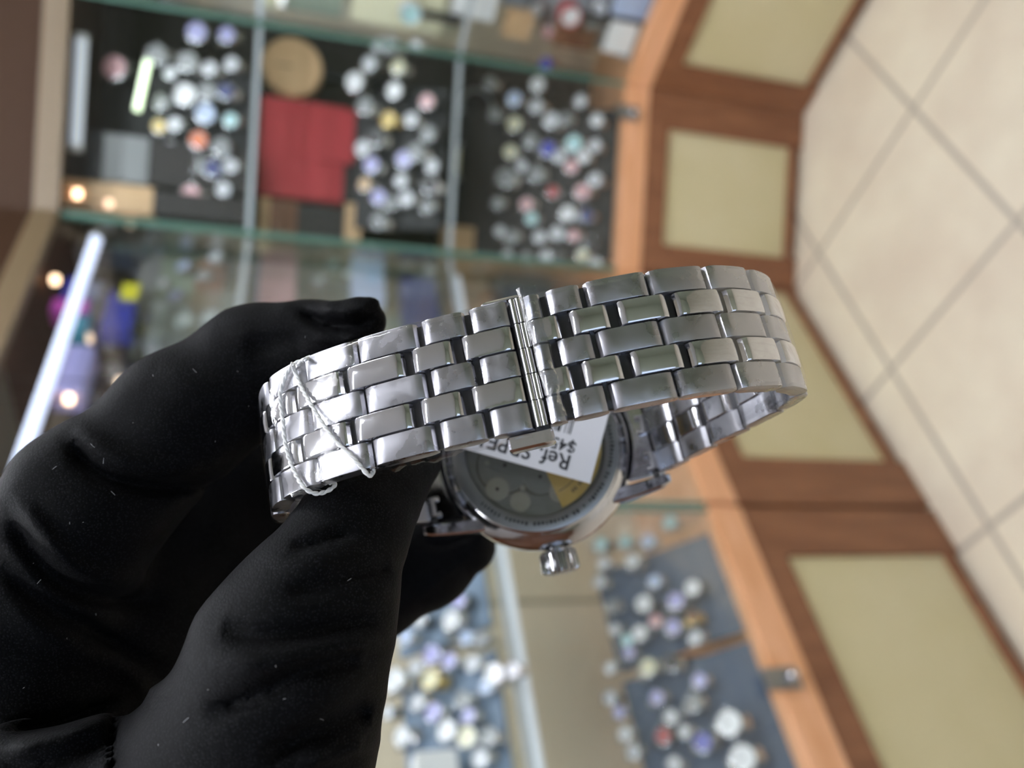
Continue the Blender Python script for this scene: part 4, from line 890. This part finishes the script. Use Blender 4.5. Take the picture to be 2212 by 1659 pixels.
def surface_nets(Fv, lo, h):
    ins = Fv < 0; nx, ny, nz = Fv.shape
    c = ins[:-1, :-1, :-1].astype(np.int8)
    tot = np.zeros((nx - 1, ny - 1, nz - 1), np.int8); offs = [(i, j, k) for i in (0, 1) for j in (0, 1) for k in (0, 1)]
    sl_ = lambda A, o: A[o[0]:nx - 1 + o[0], o[1]:ny - 1 + o[1], o[2]:nz - 1 + o[2]]
    for o in offs: tot += sl_(ins, o).astype(np.int8)
    act = (tot > 0) & (tot < 8); idx = np.full(act.shape, -1, np.int64); cells = np.argwhere(act); idx[act] = np.arange(len(cells))
    acc = np.zeros((len(cells), 3)); cnt = np.zeros(len(cells))
    for o in offs:
        for d in range(3):
            if o[d]: continue
            o2 = list(o); o2[d] = 1
            v0 = sl_(Fv, o)[act]; v1 = sl_(Fv, tuple(o2))[act]; cr_ = (v0 < 0) != (v1 < 0); t = np.where(cr_, v0 / (v0 - v1 + 1e-12), 0)
            p = np.tile(np.array(o, float), (len(cells), 1)); p[:, d] += t; acc[cr_] += p[cr_]; cnt[cr_] += 1
    V_ = lo + h * (cells + acc / cnt[:, None]); Fq = []
    for d in range(3):
        e1, e2 = [(1, 2), (2, 0), (0, 1)][d]
        A = np.take(ins, range(0, Fv.shape[d] - 1), d); B_ = np.take(ins, range(1, Fv.shape[d]), d); ed = np.argwhere(A != B_)
        ed = ed[(ed[:, e1] > 0) & (ed[:, e2] > 0) & (ed[:, e1] < Fv.shape[e1] - 1) & (ed[:, e2] < Fv.shape[e2] - 1)]
        fl_ = A[tuple(ed.T)]; q = []
        for da, db in ((1, 1), (0, 1), (0, 0), (1, 0)):
            c_ = ed.copy(); c_[:, e1] -= da; c_[:, e2] -= db; q.append(idx[tuple(c_.T)])
        q = np.stack(q, 1); q[~fl_] = q[~fl_][:, ::-1]; Fq.append(q)
    return V_, np.vstack(Fq)
HV, HF = surface_nets(body, lo, H)
# keep the largest surface only
par = np.arange(len(HV))
e = np.vstack([HF[:, [0, 1]], HF[:, [1, 2]], HF[:, [2, 3]]]); lab = par.copy()
for _ in range(400):
    m_ = np.minimum(lab[e[:, 0]], lab[e[:, 1]]); old = lab.copy(); np.minimum.at(lab, e[:, 0], m_); np.minimum.at(lab, e[:, 1], m_); lab = lab[lab]
    if (old == lab).all(): break
vals, cts = np.unique(lab, return_counts=True); keep = lab == vals[np.argmax(cts)]
mp_ = np.cumsum(keep) - 1; HF = mp_[HF[keep[HF[:, 0]]]]; HV = HV[keep]
HO = W(np.array([-75., -45., 125.]))
hand = empty('person', HO, 'gloved hand pinching the steel watch between thumb and fingers, reaching in from the lower left', 'person')
me = bpy.data.meshes.new('glove'); WV = (W(HV) - HO).astype(np.float32)
me.vertices.add(len(WV)); me.vertices.foreach_set('co', WV.ravel()); me.loops.add(HF.size); me.loops.foreach_set('vertex_index', HF.ravel().astype(np.int32))
me.polygons.add(len(HF)); me.polygons.foreach_set('loop_start', np.arange(0, HF.size, 4, dtype=np.int32)); me.polygons.foreach_set('use_smooth', [True] * len(HF)); me.update(); me.validate()
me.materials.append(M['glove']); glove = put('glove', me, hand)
# a pulled seam between thumb and palm
# lint on the knit: short pale fibres lying on the glove
vis = HV[(HV[:, 2] < 150)]; fr = [(330, 800), (425, 790), (545, 885), (520, 800), (180, 1130), (190, 960), (215, 1000), (75, 1210), (92, 1262), (150, 1373), (215, 1330), (250, 1060), (600, 1440), (395, 1550), (760, 1245), (610, 1500),
      (280, 905), (650, 728), (700, 1560), (160, 1130), (340, 1600), (440, 1490), (120, 1010), (60, 1480), (470, 960)]
g = Geo(); VU, VV = CX + FPX * vis[:, 0] / vis[:, 2], CY - FPX * vis[:, 1] / vis[:, 2]
for k, (u, v) in enumerate(fr):
    d = (VU - u) ** 2 + (VV - v) ** 2; c = np.where(d < 150)[0]
    if len(c) == 0: continue
    p = vis[c[np.argmin(vis[c, 2])]] + np.array([0, 0, -.12]); an = rng.uniform(0, 3.1); ln = rng.choice([.15, .2, .3, .8]); dd = np.array([math.cos(an), math.sin(an), 0])
    g.tube([p - dd * ln / 2, p + np.array([0, .05, -.05]), p + dd * ln / 2 + np.array([0, .1 * ln, 0])], .018, 5)
o = obj('lint', W(np.array(g.V)) - HO, g.F, M['lint'], hand); o['kind'] = 'stuff'
